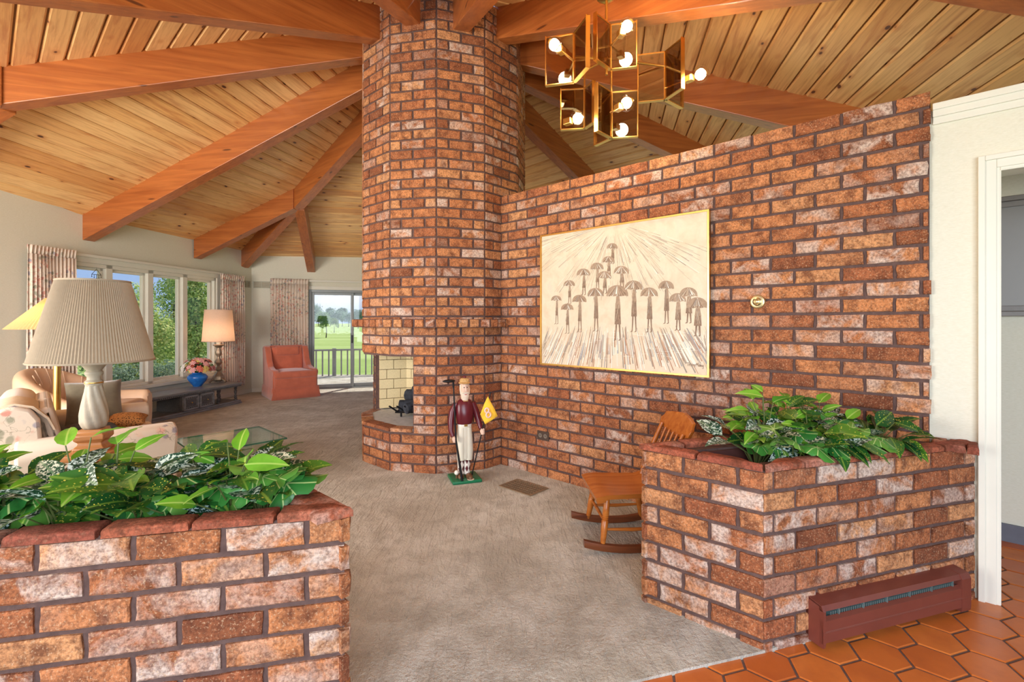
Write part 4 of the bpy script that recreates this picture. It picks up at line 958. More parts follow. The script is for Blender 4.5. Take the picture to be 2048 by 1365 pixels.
m = MB(); m.tube([(-.112, -.08, .80), (-.114, -.082, .845)], .009, 8); m.sphere((-.152, -.09, .855), .04, 12, 8, sc=(1.35, .55, .34)); m.build('putter_head', M_BLACK, p_, 60)
m = MB(); m.tube([(.055, -.03, .03), (.138, -.075, .43), (.205, -.09, .75)], .0055, 8); p_ = m.build('flagstaff', M_BLACK, e, 60)
fp = [PX(976, 793, 3.93), PX(996, 833, 3.93), PX(970, 849, 3.93), PX(960, 828, 3.93)]
ei = Matrix.Translation(gb) @ Matrix.Rotation(R(19), 4, 'Z'); ei = ei.inverted(); fl = [ei @ p for p in fp]
m = MB(); rows = []
for i in range(7):
    a = fl[0].lerp(fl[1], i/6); b = fl[3].lerp(fl[2], i/6); rows.append([a.lerp(b, j/5)+Vector((0, .008*math.sin(i*1.3+j), 0)) for j in range(6)])
m.loft(rows, caps=False, closed=False); fo = m.build('flag', M_YELLOW, p_, 60); s_ = fo.modifiers.new('s', 'SOLIDIFY'); s_.thickness = .003
cf = (fl[0]+fl[1]+fl[2]+fl[3])/4+Vector((-.004, -.016, 0)); m = MB()
for dz_, r_ in ((.022, .018), (-.016, .021)):
    m.tube([cf+Vector((r_*math.cos(2*math.pi*k/14)*.9+dz_*-.35, 0, dz_+r_*math.sin(2*math.pi*k/14))) for k in range(14)], .008, 6, closed=True)
m.build('numeral', M_PINKW, fo, 60)
m = MB(); m.sphere((-.075, -.03, .075), .02, 12, 8); m.build('golf_ball', M_WHITE, e, 60); m = MB(); m.lathe([(.01, .025), (.006, .03), (.008, .058)], 8, M=TR(-.075, -.03, 0)); m.build('tee', M_SHOE, e)
m = MB(); m.lathe([(.03, .0275), (.03, .0295)], 20, M=TR(.03, -.095, 0)); m.build('cup', M_CREAMP, e)

# ------------------------------------------------------------------ small rocking chair
fL = F(1216, 1106, .012); fR = F(1172, 1048, .012); rk_o = (fL+fR)/2; fac = az(183)
e = empty('rocking_chair', (rk_o.x-fac.x*.16, rk_o.y-fac.y*.16, .012), R(183), 'small varnished wooden rocking chair between the planter and the brick partition', 'chair')
hw = .20; SH = .315
for s_ in (-1, 1):
    m = MB(); prof = []
    pts = []
    for k in range(13):
        x = -.36+k*.64/12; z = .022+.12*((x-.0)/.36)**2*.55; pts.append((x, s_*hw*1.03, z))
    rings = []
    for (x, y, z) in pts: rings.append([Vector((x, y+dy, z+dz)) for (dy, dz) in ((-.016, -.019), (.016, -.019), (.018, .0), (.014, .019), (-.014, .019), (-.018, 0))])
    m.loft(rings); m.build('rocker', M_WALNUT, e, 50)
for sx, xf, xt in ((1, .17, .13), (-1, -.19, -.14)):
    for s_ in (-1, 1):
        m = MB(); a = Vector((xf, s_*hw*1.0, .035)); b = Vector((xt, s_*hw*.78, SH-.01)); pr = [.011, .016, .020, .021, .017, .021, .017, .021, .017, .021, .019, .016]; fr = [0, .12, .35, .52, .545, .56, .585, .6, .625, .64, .8, 1]
        m.tube([a.lerp(b, q) for q in fr], pr, 12); m.build('leg', M_MAPLE, e, 60)
for s_ in (-1, 1):
    m = MB(); m.tube([(.158, s_*hw*.92, .13), (-.01, s_*hw*.92, .125), (-.175, s_*hw*.92, .13)], [.007, .011, .007], 10); m.build('stretcher', M_MAPLE, e, 60)
m = MB(); m.tube([(.15, -hw*.88, .17), (.15, 0, .172), (.15, hw*.88, .17)], [.007, .011, .007], 10); m.build('stretcher', M_MAPLE, e, 60)
m = MB(); nx, ny = 12, 12; top = []; bt = []
for i in range(nx+1):
    u = i/nx; x = -.20+u*.41; wv = .185+.03*u; rt = []; rbm = []
    for j in range(ny+1):
        v = j/ny*2-1; y = v*wv; dish = -.014*(1-v*v)*(1-(2*u-.8)**2 if abs(2*u-.8) < 1 else 0); z = SH+.022+dish+(.012 if u < .12 else 0)-.014*(max(0, u-.8)/.2)**2
        rt.append(Vector((x, y, z))); rbm.append(Vector((x*.96, y*.95, SH-.008-(.02 if u > .9 else 0))))
    top.append(rt); bt.append(rbm)
rings = [top[i]+bt[i][::-1] for i in range(nx+1)]; m.loft(rings); m.build('seat', M_MAPLE, e, 50)
lean = -.16
for s_ in (-1, 1):
    m = MB(); m.tube([(-.17, s_*.155, SH+.01), (-.17+lean*.5, s_*.165, SH+.20), (-.17+lean*.95, s_*.17, SH+.36)], [.015, .017, .012], 10); m.build('back_post', M_MAPLE, e, 60)
for k in range(4):
    y = -.09+k*.06; m = MB(); m.tube([(-.175, y, SH+.01), (-.175+lean*.9, y*1.05, SH+.345)], [.009, .008], 8); m.build('spindle', M_MAPLE, e, 60)
prof = [(-.225, .02), (-.235, .06), (-.215, .075), (-.205, .10), (-.10, .115), (0, .125), (.10, .115), (.205, .10), (.215, .075), (.235, .06), (.225, .02), (.12, -.005), (0, -.012), (-.12, -.005)]
m = MB(); n = len(prof); rr = []
for d_ in (-.011, .011): rr.append([Vector((-.17+lean*.95+d_-lean*.0-.45*z-.12*(1-(y/.24)**2)*.25, y, SH+.33+z)) for (y, z) in prof])
m.loft(rr); m.build('crest_rail', M_MAPLE, e, 40, bevel=.004)

# ------------------------------------------------------------------ chandelier
CHY = 3.45; che = empty('chandelier', PX(1213, 180, CHY), 0, 'hanging chandelier of smoked panels edged in brass with globe bulbs', 'chandelier'); cinv = Matrix.Translation(-che.location)
def rayY(px, py, z):                                   # point on the pixel ray at height z
    Y = (z-CAMH)*FPX/(HY-py); return PX(px, py, Y)
def panel(h, a_, ztop, zbot, strip=True):
    """vertical panel from hinge point h to wing end a_ (plan points)"""
    h, a_ = Vector((h.x, h.y, 0)), Vector((a_.x, a_.y, 0)); pl = VPlane(h, a_-h); L = (a_-h).length; M = cinv @ TR(pl.O.x, pl.O.y, 0, pl.ang); w = .006
    m = MB(); m.box(.004, L-.004, -.0025, .0025, zbot+.004, ztop-.004, M=M); o = m.build('panel', M_SMOKE, che)
    m = MB(); m.box(0, L, -w, w, ztop-.008, ztop, M=M); m.box(0, L, -.016, .016, zbot-.003, zbot+.003, M=M); m.box(L-.006, L, -.016, .016, zbot, ztop, M=M); m.box(0, .008, -w, w, zbot, ztop, M=M)
    m.build('panel_edge', M_BRASS, o)
def module(hx, ht, hb, Yh, wings):
    H = PX(hx, ht, Yh); zt = H.z; zb = PX(hx, hb, Yh).z
    for (ex, et) in wings:
        e_ = rayY(ex, et, zt); panel(H, e_, zt, zb)
    return H, zt, zb
mods = [module(1148, 66, 165, 3.42, [(1091, 75), (1176, 29)]), module(1169, 176, 258, 3.62, [(1121, 179), (1188, 160)]), module(1221, 49, 140, 3.45, [(1190, 24), (1274, 42)]), module(1223, 184, 277, 3.55, [(1192, 165), (1276, 180), (1190, 203)]), module(1330, 103, 200, 3.55, [(1275, 110), (1366, 74), (1364, 124)])]
bl = [(1109, 90, 3.22), (1254, 53, 3.22), (1253, 206, 3.30), (1155.5, 237.5, 3.40), (1401, 149, 3.35), (1290, 128, 3.85), (1205, 128, 3.75)]
for (x, y, Y) in bl[:5]:
    p = cinv @ PX(x, y, Y); r_ = .058
    s_ = empty('bulb', p); s_.parent = che
    m = MB(); m.sphere((0, 0, 0), r_, 20, 12); g = m.build('bulb_globe', M_BULBG, s_, 60)
    m = MB(); m.sphere((0, 0, 0), .026, 12, 8); m.build('filament', M_FIL, s_, 60)
    l = bpy.data.lights.new('bulb_light', 'POINT'); l.energy = 8; l.color = (1, .80, .56); l.shadow_soft_size = .05; lo = bpy.data.objects.new('bulb_light', l); COL.objects.link(lo); lo.parent = s_
    # socket and arm back to the nearest panel hinge
    best = min(mods, key=lambda q: ((cinv @ q[0])-p).xy.length); hq = cinv @ Vector((best[0].x, best[0].y, 0)); hq.z = p.z
    d_ = (hq-p); d_.z = 0; L_ = d_.length; d_.normalize(); q0 = p+d_*(r_-.006); q1 = p+d_*(r_+.055)
    m = MB(); ang = math.atan2(d_.y, d_.x); m.box(0, .06, -.022, .022, -.022, .022, M=TR(q0.x, q0.y, q0.z, ang)); m.build('socket', M_BRASS, s_, bevel=.003).matrix_parent_inverse = Matrix.Translation(-p)
    if L_ > r_+.06:
        m = MB(); m.tube([q1-d_*.01, p+d_*L_], .008, 8); m.build('arm', M_BRASSD, s_).matrix_parent_inverse = Matrix.Translation(-p)
m = MB(); top = cinv @ Vector((PX(1213, 10, CHY).x, CHY, 3.72)); m.tube([cinv @ PX(1213, 150, CHY), top], .010, 8); m.build('rod', M_BRASSD, che)
hub = cinv @ PX(1213, 118, CHY); m = MB()
for q in mods:
    e_ = cinv @ Vector((q[0].x, q[0].y, 0)); e_.z = min(max(hub.z, (cinv @ Vector((0, 0, q[2]))).z+.02), (cinv @ Vector((0, 0, q[1]))).z-.02); m.tube([hub, Vector((e_.x, e_.y, hub.z)), e_] if abs(e_.z-hub.z) > .01 else [hub, e_], .009, 8)
m.sphere(hub, .022, 10, 8); m.build('frame', M_BRASSD, che)
m = MB(); m.lathe([(.065, 0), (.07, -.01), (.04, -.03), (.015, -.035)], 20, M=TR(top.x, top.y, top.z)); m.build('ceiling_canopy', M_BRASS, che, 40)

# ------------------------------------------------------------------ big table lamp on an oak table
lp = PX(188, 700, 2.2); tl_z = .765
tb = empty('lamp_table', (lp.x, 2.2, .012), R(14), 'small oak pedestal table behind the long planter carrying the pleated table lamp', 'table')
rb = rbox(.21, .21, .03, .008); rb.v = [(x, y, z+tl_z-.027) for x, y, z in rb.v]; rb.build('table_top', M_OAK, tb, 40)
m = MB(); m.lathe([(.045, .03), (.03, .08), (.024, .3), (.034, .45), (.026, .6), (.05, tl_z-.05), (.07, tl_z-.035)], 16); m.build('pedestal', M_OAK, tb, 40)
for k in range(3):
    a = R(30+120*k); m = MB(); m.tube([(0, 0, .08), (.09*math.cos(a), .09*math.sin(a), .06), (.17*math.cos(a), .17*math.sin(a), .014)], [.022, .02, .014], 8); m.build('foot', M_OAK, tb, 50)
e = empty('table_lamp', (lp.x, 2.2, tl_z), 0, 'large table lamp with a pleated taupe shade and twisted cream base', 'lamp')
zz = lambda y: CAMH-(y-HY)/FPX*2.2-tl_z
def sq(h, z): return [Vector((sx*h, sy*h, z)) for sx, sy in ((-1, -1), (1, -1), (1, 1), (-1, 1))]
m = MB(); m.loft([sq(.058, 0), sq(.058, .018), sq(.048, .03), sq(.044, .042), sq(.056, .055), sq(.056, .075), sq(.046, .09), sq(.046, .10)]); m.build('plinth', M_OAK, e, 20, bevel=.003).rotation_euler = (0, 0, R(20))
z0, z1 = .10, zz(768)
pr = []
for k in range(25):
    v = k/24; z = z0+(z1-z0)*v; r_ = .045+.024*math.sin(math.pi*min(1, v*1.35))**1.2 if v < .74 else .045-.018*((v-.74)/.26); pr.append((max(r_, .026), z))
pr = [(.036, z0), (.045, z0+.012)]+[(.051 if k < 3 else .051-.022*((k-3)/13)**1.15, z0+.03+(z1-z0-.03)*k/16) for k in range(17)]
m = MB(); m.lathe(pr, 48, fn=lambda r, a, z: r*(.90+.16*abs(math.sin(4*a+20*(z-z0)))**.7)); m.build('twisted_body', M_STONE, e, 60)
m = MB(); m.lathe([(.030, z1-.01), (.034, z1), (.034, z1+.012), (.026, z1+.02), (.026, z1+.035), (.034, z1+.045), (.034, z1+.055), (.028, z1+.062), (.044, z1+.085), (.050, z1+.09), (.050, z1+.115), (.03, z1+.12), (.012, z1+.13), (.010, z1+.36)], 28); m.build('neck', M_STONE, e, 40)
m = MB(); m.tube([(  .031*math.cos(2*math.pi*k/24), .031*math.sin(2*math.pi*k/24), z1+.006) for k in range(24)], .005, 6, closed=True); m.build('gilt_band', M_BRASSD, e, 60)
zs0, zs1 = zz(722), zz(563); r0, r1 = 127.5/FPX*2.2/1.31, 75/FPX*2.2/1.31
m = MB(); n = 240; rows = []
for v in (0, .02, .25, .5, .75, .97, 1.0):
    r_ = r0+(r1-r0)*v; rows.append([Vector(((r_+(.0022 if i % 2 else -.0022))*math.cos(2*math.pi*i/n), (r_+(.0022 if i % 2 else -.0022))*math.sin(2*math.pi*i/n), zs0+(zs1-zs0)*v)) for i in range(n)])
m.loft(rows, caps=False); m.build('shade', M_SHADE, e)
for (r_, z_) in ((r0, zs0), (r1, zs1)):
    m = MB(); m.tube([(r_*math.cos(2*math.pi*k/48), r_*math.sin(2*math.pi*k/48), z_) for k in range(48)], .005, 6, closed=True); m.build('shade_trim', M_SHADE, e, 60)
m = MB(); m.tube([(0, 0, z1+.3), (0, 0, zs1+.0)], .004, 6)
for k in range(3): m.tube([(0, 0, zs1-.02), (r1*math.cos(k*2.1), r1*math.sin(k*2.1), zs1)], .003, 5)
m.build('harp', M_BRASSD, e)

# ------------------------------------------------------------------ floor lamp with orange coolie shade
FLY = 4.15; p = PX(114, 700, FLY); e = empty('floor_lamp', (p.x, FLY, .012), 0, 'brass floor lamp with a wide pleated orange shade', 'lamp')
zf = lambda y: CAMH-(y-HY)/FPX*FLY
m = MB(); m.lathe([(.15, 0), (.15, .015), (.10, .03), (.03, .045)], 28); m.build('foot', M_BRASS, e, 40)
m = MB(); m.tube([(0, 0, .03), (0, 0, zf(620))], .026, 14); m.build('pole', M_BRASS, e, 60)
m = MB(); n = 150; rows = []
rA, rB = 99/FPX*FLY/1.33, 22/FPX*FLY/1.33
for v in (0, .03, .35, .7, 1.0):
    r_ = rA+(rB-rA)*v; rows.append([Vector(((r_+(.004 if i % 2 else -.004))*math.cos(2*math.pi*i/n), (r_+(.004 if i % 2 else -.004))*math.sin(2*math.pi*i/n), zf(661)+(zf(600)-zf(661))*v)) for i in range(n)])
m.loft(rows, caps=False); m.build('shade', M_SHADEO, e)
m = MB(); m.sphere((0, 0, zf(640)), .045, 12, 8); m.build('bulb', M_LAMPGLOW, e, 60)
l = bpy.data.lights.new('floor_lamp_light', 'POINT'); l.energy = 3; l.color = (1, .55, .22); l.shadow_soft_size = .05; lo = bpy.data.objects.new('floor_lamp_light', l); COL.objects.link(lo); lo.parent = e; lo.location = (.0, -.06, zf(645))

# ------------------------------------------------------------------ loveseat (faces the fireplace), cushions
LS = Vector((-3.13, 3.56, .012)); lsa = R(45); e = empty('floral_loveseat', LS, lsa, 'cream floral loveseat with rolled arms beside the glass table', 'sofa')
Wd2, Dp = .66, .43                                     # half width, half depth; local +x is the front, +y the far side
rbx = rbox(.84, 1.12, .24, .03, TR(-.02, 0, .20)); rbx.build('base', M_SOFA, e, 40)
for s_ in (-1, 1):
    rbx = rbox(.58, .50, .15, .045, TR(.12, s_*.253, .40), puff=.02, cuts=3); rbx.build('seat_cushion', M_SOFA, e, 50)
for s_ in (-1, 1):
    prof = [(-.075, .03), (-.075, .44), (-.105, .50), (-.11, .56), (-.085, .605), (-.03, .625), (.03, .622), (.075, .595), (.09, .55), (.075, .50), (.055, .46), (.055, .03)]
    pts_ = [(y*s_*-1+s_*(Wd2-.07), z) for y, z in prof]; m = MB(); m.prism(pts_, -.40, .40, 'x'); m.build('arm', M_SOFA, e, 50, bevel=.018)
prof = [(-.43, .04), (-.43, .60), (-.46, .70), (-.46, .76), (-.42, .82), (-.35, .835), (-.28, .81), (-.24, .74), (-.22, .45), (-.22, .04)]
prof = [(x-.05, z) for x, z in prof]; m = MB(); m.prism(prof, -.60, .60, 'y'); m.build('back', M_SOFA, e, 50, bevel=.02)
for s_ in (-1, 1): rbx = rbox(.09, .50, .34, .035, TR(-.245, s_*.255, .63, 0, 0, R(-12)), cuts=3); rbx.build('back_cushion', M_SOFA, e, 50)
prof = [(-.445, .48), (-.475, .70), (-.475, .765), (-.43, .832), (-.35, .848), (-.27, .822), (-.18, .74), (-.15, .66), (-.16, .66), (-.19, .735), (-.28, .81), (-.35, .835), (-.42, .82), (-.46, .76), (-.46, .70), (-.432, .48)]
prof = [(x-.05 if x < -.2 else x-.07, z) for x, z in prof]; m = MB(); m.prism(prof, -.56, -.12, 'y'); m.build('quilted_cover', M_CREAMQ, e, 60)
def pillow(name, label, mat, loc, rot, w=.42, h=.42, d=.13):
    m = MB(); n = 10; fr = []; bk = []
    for i in range(n+1):
        a = []; b = []
        for j in range(n+1):
            u, v = i/n*2-1, j/n*2-1; q = ((1-u*u)*(1-v*v))**.42; px_ = 1-.10*(1-abs(u))*0-.07*(1-v*v)*abs(u); py_ = 1-.07*(1-u*u)*abs(v)
            a.append(Vector((u*w/2*px_, v*h/2*py_, d/2*q+.004))); b.append(Vector((u*w/2*px_, v*h/2*py_, -d/2*q-.004)))
        fr.append(a); bk.append(b)
    m.loft(fr, caps=False, closed=False); m.loft(bk, caps=False, closed=False)
    N_ = (n+1)**2; idx = lambda i, j: i*(n+1)+j
    bd = [idx(0, j) for j in range(n)]+[idx(i, n) for i in range(n)]+[idx(n, j) for j in range(n, 0, -1)]+[idx(i, 0) for i in range(n, 0, -1)]
    for k in range(len(bd)):
        a, b = bd[k], bd[(k+1) % len(bd)]; m.f.append((a, b, b+N_, a+N_)); m.m.append(0)
    o = m.build(name, mat, None, 80); o.location = loc; o.rotation_euler = rot; return tag(o, label, 'pillow', 'loose cushions on the floral loveseat')
LM = Matrix.Translation(LS) @ Matrix.Rotation(lsa, 4, 'Z')
def onl(x, y, z): return LM @ Vector((x, y, z))
pillow('throw_pillow', 'olive green velvet pillow leaning on the far arm of the loveseat', M_OLIVE, onl(.03, .45, .69), (R(62), R(0), lsa), .36, .36, .13)
pillow('throw_pillow', 'slate blue pillow lying flat on the loveseat seat', M_SLATE, onl(-.005, -.16, .548), (R(2), R(-3), lsa+R(6)), .28, .28, .10)
pillow('throw_pillow', 'small leopard print pillow on the loveseat seat behind the lamp base', M_LEO, onl(.21, .16, .556), (R(6), R(4), lsa+R(-12)), .25, .22, .10)

# ------------------------------------------------------------------ glass coffee table
TG = Vector((-2.28, 3.85, .012)); e = empty('glass_coffee_table', TG, R(47), 'square clear glass coffee table in front of the loveseat', 'table')
rbx = rbox(.64, .62, .014, .004); rbx.v = [(x, y, z+.393) for x, y, z in rbx.v]; t_ = rbx.build('table_top', M_GLASSG, e)
m = MB()
for (x0, x1, y0, y1) in ((-.322, .322, -.312, -.309), (-.322, .322, .309, .312), (-.322, -.319, -.309, .309), (.319, .322, -.309, .309)): m.box(x0, x1, y0, y1, .387, .399)
m.build('polished_edge', M_GLASSE, t_)
for s_ in (-1, 1):
    m = MB(); m.box(-.22, .22, s_*.19-.006, s_*.19+.006, 0, .386); m.build('glass_leg', M_GLASSG, e)
m = MB(); m.box(-.2, .2, -.184, .184, .12, .13); m.build('glass_shelf', M_GLASSG, e)

# ------------------------------------------------------------------ peach tub armchair
TA = Vector((-4.52, 5.02, .012)); e = empty('tub_armchair', TA, R(14), 'peach leather tub armchair by the window behind the floor lamp', 'armchair')
path = []; N_ = 28
for k in range(N_+1):
    q = k/N_*2-1
    if abs(q) > .52: x = -.02+(abs(q)-.52)/.48*.46; y = math.copysign(.40, q)
    else: a = math.pi/2*(q/.52); x = -.02-.40*math.cos(a); y = .40*math.sin(a)
    hgt = .56+.30*max(0, math.cos(min(1, abs(q)/.62)*math.pi/2))**1.1; fl_ = .05*max(0, 1-abs(q)/.6); path.append((x, y, hgt, fl_, q))
m = MB(); rings = []
for i, (x, y, hgt, fl_, q) in enumerate(path):
    a, b = path[max(0, i-1)], path[min(N_, i+1)]; d_ = Vector((b[0]-a[0], b[1]-a[1], 0)).normalized(); n_ = Vector((d_.y, -d_.x, 0)); out = n_ if n_.dot(Vector((x+.02, y, 0)) if abs(q) < .6 else Vector((0, y, 0))) > 0 else -n_
    P0 = Vector((x, y, 0)); th = .075
    rings.append([P0+out*(th*o_+fl_*(z_/.8))+Vector((0, 0, z_)) for (o_, z_) in ((1, .05), (1.05, .30), (1.15, hgt-.10), (1.0, hgt-.03), (.4, hgt+.005), (-.3, hgt), (-.9, hgt-.05), (-1.05, hgt-.14), (-.9, .34), (-.9, .05))])
m.loft(rings); m.build('shell', M_PEACH, e, 60, sub=1)
m = MB()
for k in range(9, 20, 2):
    (x, y, hgt, fl_, q) = path[k]; L_ = math.hypot(x+.02, y) or 1; ix, iy = -(x+.02)/L_, -y/L_; m.tube([(x+ix*.085, y+iy*.085, .5), (x+ix*.082, y+iy*.082, hgt-.14), (x+ix*.03, y+iy*.03, hgt-.005)], .006, 6)
m.build('back_seam', M_PEACH, e, 60)
rbx = rbox(.62, .64, .16, .05, TR(.10, 0, .40), puff=.02, cuts=3); rbx.build('seat_cushion', M_PEACH, e, 50)
rbx = rbox(.72, .74, .28, .03, TR(.06, 0, .19)); rbx.build('base', M_PEACH, e, 40)

# ------------------------------------------------------------------ grey console, vase of flowers, candlestick lamp
ca_, cb_ = Vector((-4.83, 6.33, 0)), Vector((-4.467, 7.83, 0)); dv_ = az(79.5); ca_ = cb_-dv_*2.15
CP = VPlane(ca_, dv_); L_ = 2.15; cz_ = .354; dep = .42
e = empty('console_bench', CP.P(L_/2, -dep/2, .012), CP.ang, 'low grey carved wooden console under the casement window', 'cabinet')
X0, X1, Yf, Yb = -L_/2, L_/2, -dep/2, dep/2; zt = cz_-.012
m = MB(); m.box(X0-.02, X1+.02, Yf-.02, Yb, zt-.03, zt); m.box(X0-.005, X1+.005, Yf-.008, Yb, zt-.06, zt-.03); m.build('console_top', M_GREYW, e, bevel=.006)
m = MB()
for k in range(70): m.sphere((X0+.02+k*(L_-.04)/69, Yf-.010, zt-.045), .010, 6, 4)
m.build('carved_edge', M_GREYD, e)
m = MB(); m.box(X0, X1, Yf, Yb, .03, .06); m.box(X0-.01, X1+.01, Yf-.012, Yb, 0, .03); m.build('plinth', M_GREYW, e, bevel=.006)
d0 = CP.t(381)-L_/2; d1 = CP.t(428)-L_/2; lc = CP.t(366)-L_/2
m = MB(); m.box(lc-.02, d1+.015, Yf+.02, Yb, .06, zt-.06); m.build('cabinet_body', M_GREYD, e)
dm = (d0+d1)/2; d0 = lc
for (a, b) in ((lc+.005, (lc+d1)/2-.006), ((lc+d1)/2+.006, d1)):
    m = MB(); m.box(a, b, Yf, Yf+.02, .066, zt-.066); w_ = .03
    for (q0, q1, z0_, z1_) in ((a, b, .066, .066+w_), (a, b, zt-.066-w_, zt-.066), (a, a+w_, .066, zt-.066), (b-w_, b, .066, zt-.066)): m.box(q0, q1, Yf-.012, Yf, z0_, z1_)
    do_ = m.build('door', M_GREYW, e, bevel=.003); m = MB(); cxm, czm = (a+b)/2, zt/2
    m.box(a+.05, b-.05, Yf-.006, Yf, .066+.05, zt-.116)
    for k in range(6):
        for zq in (.10, zt-.10): m.sphere((a+.04+(b-a-.08)*k/5, Yf-.008, zq), .010, 6, 4)
    m.sphere((cxm, Yf-.01, czm), .03, 4, 2, sc=(1, .4, 1)); m.build('carving', M_GREYD, do_); m = MB(); m.sphere((cxm, Yf-.022, czm), .009, 8, 6); m.build('knob', M_BRASSD, do_)
def spindle(x, y):
    m = MB(); m.lathe([(.026, .06), (.026, .075), (.014, .085), (.026, .10), (.018, .115), (.022, .13), (.012, .15), (.020, .18), (.024, .21), (.014, .225), (.024, .245), (.016, .255), (.028, .27), (.028, zt-.06)], 14, M=TR(x, y, 0)); m.build('spindle', M_GREYD, e, 40)
for x in (X1-.06, X1-.42, X0+.06):
    for y in (Yf+.05, Yb-.06): spindle(x, y)
def onc(px, Y):                                         # a spot on the console at a given column and depth
    return Vector(((px-CX)/FPX*Y, Y, cz_))
vz = onc(395, 7.35); e = empty('flower_vase', vz, 0, 'round blue glazed vase of pink and white flowers on the console', 'vase')
m = MB(); m.lathe([(.055, 0), (.06, .012), (.10, .06), (.135, .12), (.138, .15), (.11, .185), (.07, .20), (.066, .208), (.07, .215), (.06, .212), (.055, .20)], 32, caps=True); m.build('vase', M_VASE, e, 60)
rf = random.Random(3); FM = [plain('petal_coral', c(222, 112, 92), .6), plain('petal_pink', c(236, 170, 164), .6), plain('petal_white', c(244, 234, 220), .6), plain('petal_yellow', c(232, 200, 112), .6), plain('petal_rust', c(186, 82, 60), .6), plain('flower_leaf', c(96, 128, 72), .6)]
fl_m = []
for q in range(6):
    m = MB(); n = 6 if q < 5 else 2
    for ringi, (tilt, sc_) in enumerate(((R(20), 1), (R(50), .7)) if q < 5 else ((R(10), 1.3),)):
        for k in range(n):
            a = 2*math.pi*k/n+ringi*.5; M = Matrix.Rotation(a, 4, 'Z') @ Matrix.Rotation(-tilt, 4, 'Y'); s_ = .036*sc_
            m.add([M @ Vector(v) for v in ((0, 0, 0), (s_*.5, -s_*.38, .004), (s_, 0, -.004), (s_*.5, s_*.38, .004), (s_*.55, 0, .008))], [(0, 1, 4), (1, 2, 4), (2, 3, 4), (3, 0, 4)])
    fl_m.append(m.mesh('flower', FM[q]))
sm = MB()
for k in range(140):
    a = rf.uniform(0, 2*math.pi); el = rf.uniform(.15, 1.5); rr = rf.uniform(.75, 1.05); d_ = Vector((math.cos(a)*math.cos(el), math.sin(a)*math.cos(el), math.sin(el))); pos = Vector((d_.x*.215*rr, d_.y*.215*rr, .26+d_.z*.19*rr-.03))
    q = 5 if k % 7 == 0 else (rf.choice((2, 2, 1, 3)) if d_.x < -.15 else rf.choice((0, 0, 1, 4, 1, 3)))
    o = link('flower' if q < 5 else 'leaf', fl_m[q], e); o.location = pos; o.rotation_euler = d_.to_track_quat('Z', 'Y').to_euler(); sc_ = rf.uniform(1.1, 1.8); o.scale = (sc_,)*3
    if k % 2 == 0: sm.tube([(0, 0, .19), Vector((pos.x*.5, pos.y*.5, .24)), pos], .0025, 4)
sm.build('stems', M_STEM, e)
cl = onc(437, 7.75); e = empty('candlestick_lamp', cl, R(20), 'antique bronze candlestick lamp with a tall cream shade on the console', 'lamp')
m = MB(); m.lathe([(.05, .03), (.085, .05), (.09, .09), (.07, .13), (.035, .17), (.025, .19), (.05, .22), (.05, .24), (.026, .27), (.026, .29), (.055, .33), (.055, .35), (.028, .40), (.024, .43), (.045, .47), (.05, .50), (.035, .54), (.03, .57), (.06, .60), (.085, .615), (.08, .625), (.03, .63)], 6); m.build('stem', M_PEWTER, e, 40)
for k in range(3):
    a = R(90+120*k); m = MB(); m.tube([(.06*math.cos(a), .06*math.sin(a), .07), (.11*math.cos(a), .11*math.sin(a), .045), (.135*math.cos(a), .135*math.sin(a), .02)], [.022, .018, .02], 8); m.build('foot', M_PEWTER, e, 50)
m = MB(); m.lathe([(.03, .625), (.032, .72), (.02, .74)], 14); m.build('candle_tube', plain('candle_wax', c(236, 222, 194), .5), e, 40)
zs0, zs1 = 1.0-cz_+.03, 1.549-cz_; n = 48; m = MB(); m.loft([[Vector((r_*math.cos(2*math.pi*i/n), r_*math.sin(2*math.pi*i/n), z_)) for i in range(n)] for r_, z_ in ((.235, zs0), (.233, zs0+.02), (.198, zs1-.02), (.197, zs1))], caps=False); m.build('shade', M_SHADEC, e, 50)
for (r_, z_) in ((.236, zs0+.005), (.198, zs1-.005)):
    m = MB(); m.tube([(r_*math.cos(2*math.pi*k/40), r_*math.sin(2*math.pi*k/40), z_) for k in range(40)], .005, 6, closed=True); m.build('shade_trim', M_SHADEC, e, 60)
m = MB(); m.sphere((0, 0, .86), .03, 10, 8); m.build('bulb', M_LAMPGLOW, e, 60)
l = bpy.data.lights.new('console_lamp_light', 'POINT'); l.energy = 3.5; l.color = (1, .66, .42); l.shadow_soft_size = .04; lo = bpy.data.objects.new('console_lamp_light', l); COL.objects.link(lo); lo.parent = e; lo.location = (0, 0, .83)

# ------------------------------------------------------------------ coral armchair
fa, fb = F(541, 803), F(631, 796); dr = (fb-fa).normalized(); ang = math.atan2(dr.y, dr.x)-R(90)+R(8); w2 = .37
cc_ = (fa+fb)/2+Vector((-dr.y, dr.x, 0))*.40
e = empty('coral_armchair', (cc_.x, cc_.y, .012), ang, 'coral velvet skirted armchair beside the sliding glass door', 'armchair')    # local +x front
rbx = rbox(.72, .70, .26, .03, TR(.02, 0, .26)); rbx.build('base', M_CORAL, e, 40)
for s_ in (-1, 1):
    prof = [(-.40, .10), (-.46, .86), (-.40, .90), (-.27, .885), (-.20, .80), (-.12, .64), (-.02, .54), (.14, .505), (.30, .505), (.36, .48), (.375, .44), (.36, .40), (.335, .385), (.335, .10)]
    m = MB(); m.prism(prof, s_*(w2-.10), s_*w2, 'y'); m.build('arm', M_CORAL, e, 50, bevel=.022)
rbx = rbox(.14, .74, .74, .04, TR(-.37, 0, .53, 0, 0, R(-5))); rbx.build('back', M_CORAL, e, 40)
rbx = rbox(.13, .54, .50, .05, TR(-.27, 0, .63, 0, 0, R(-10)), cuts=3); rbx.build('back_cushion', M_CORAL, e, 50)
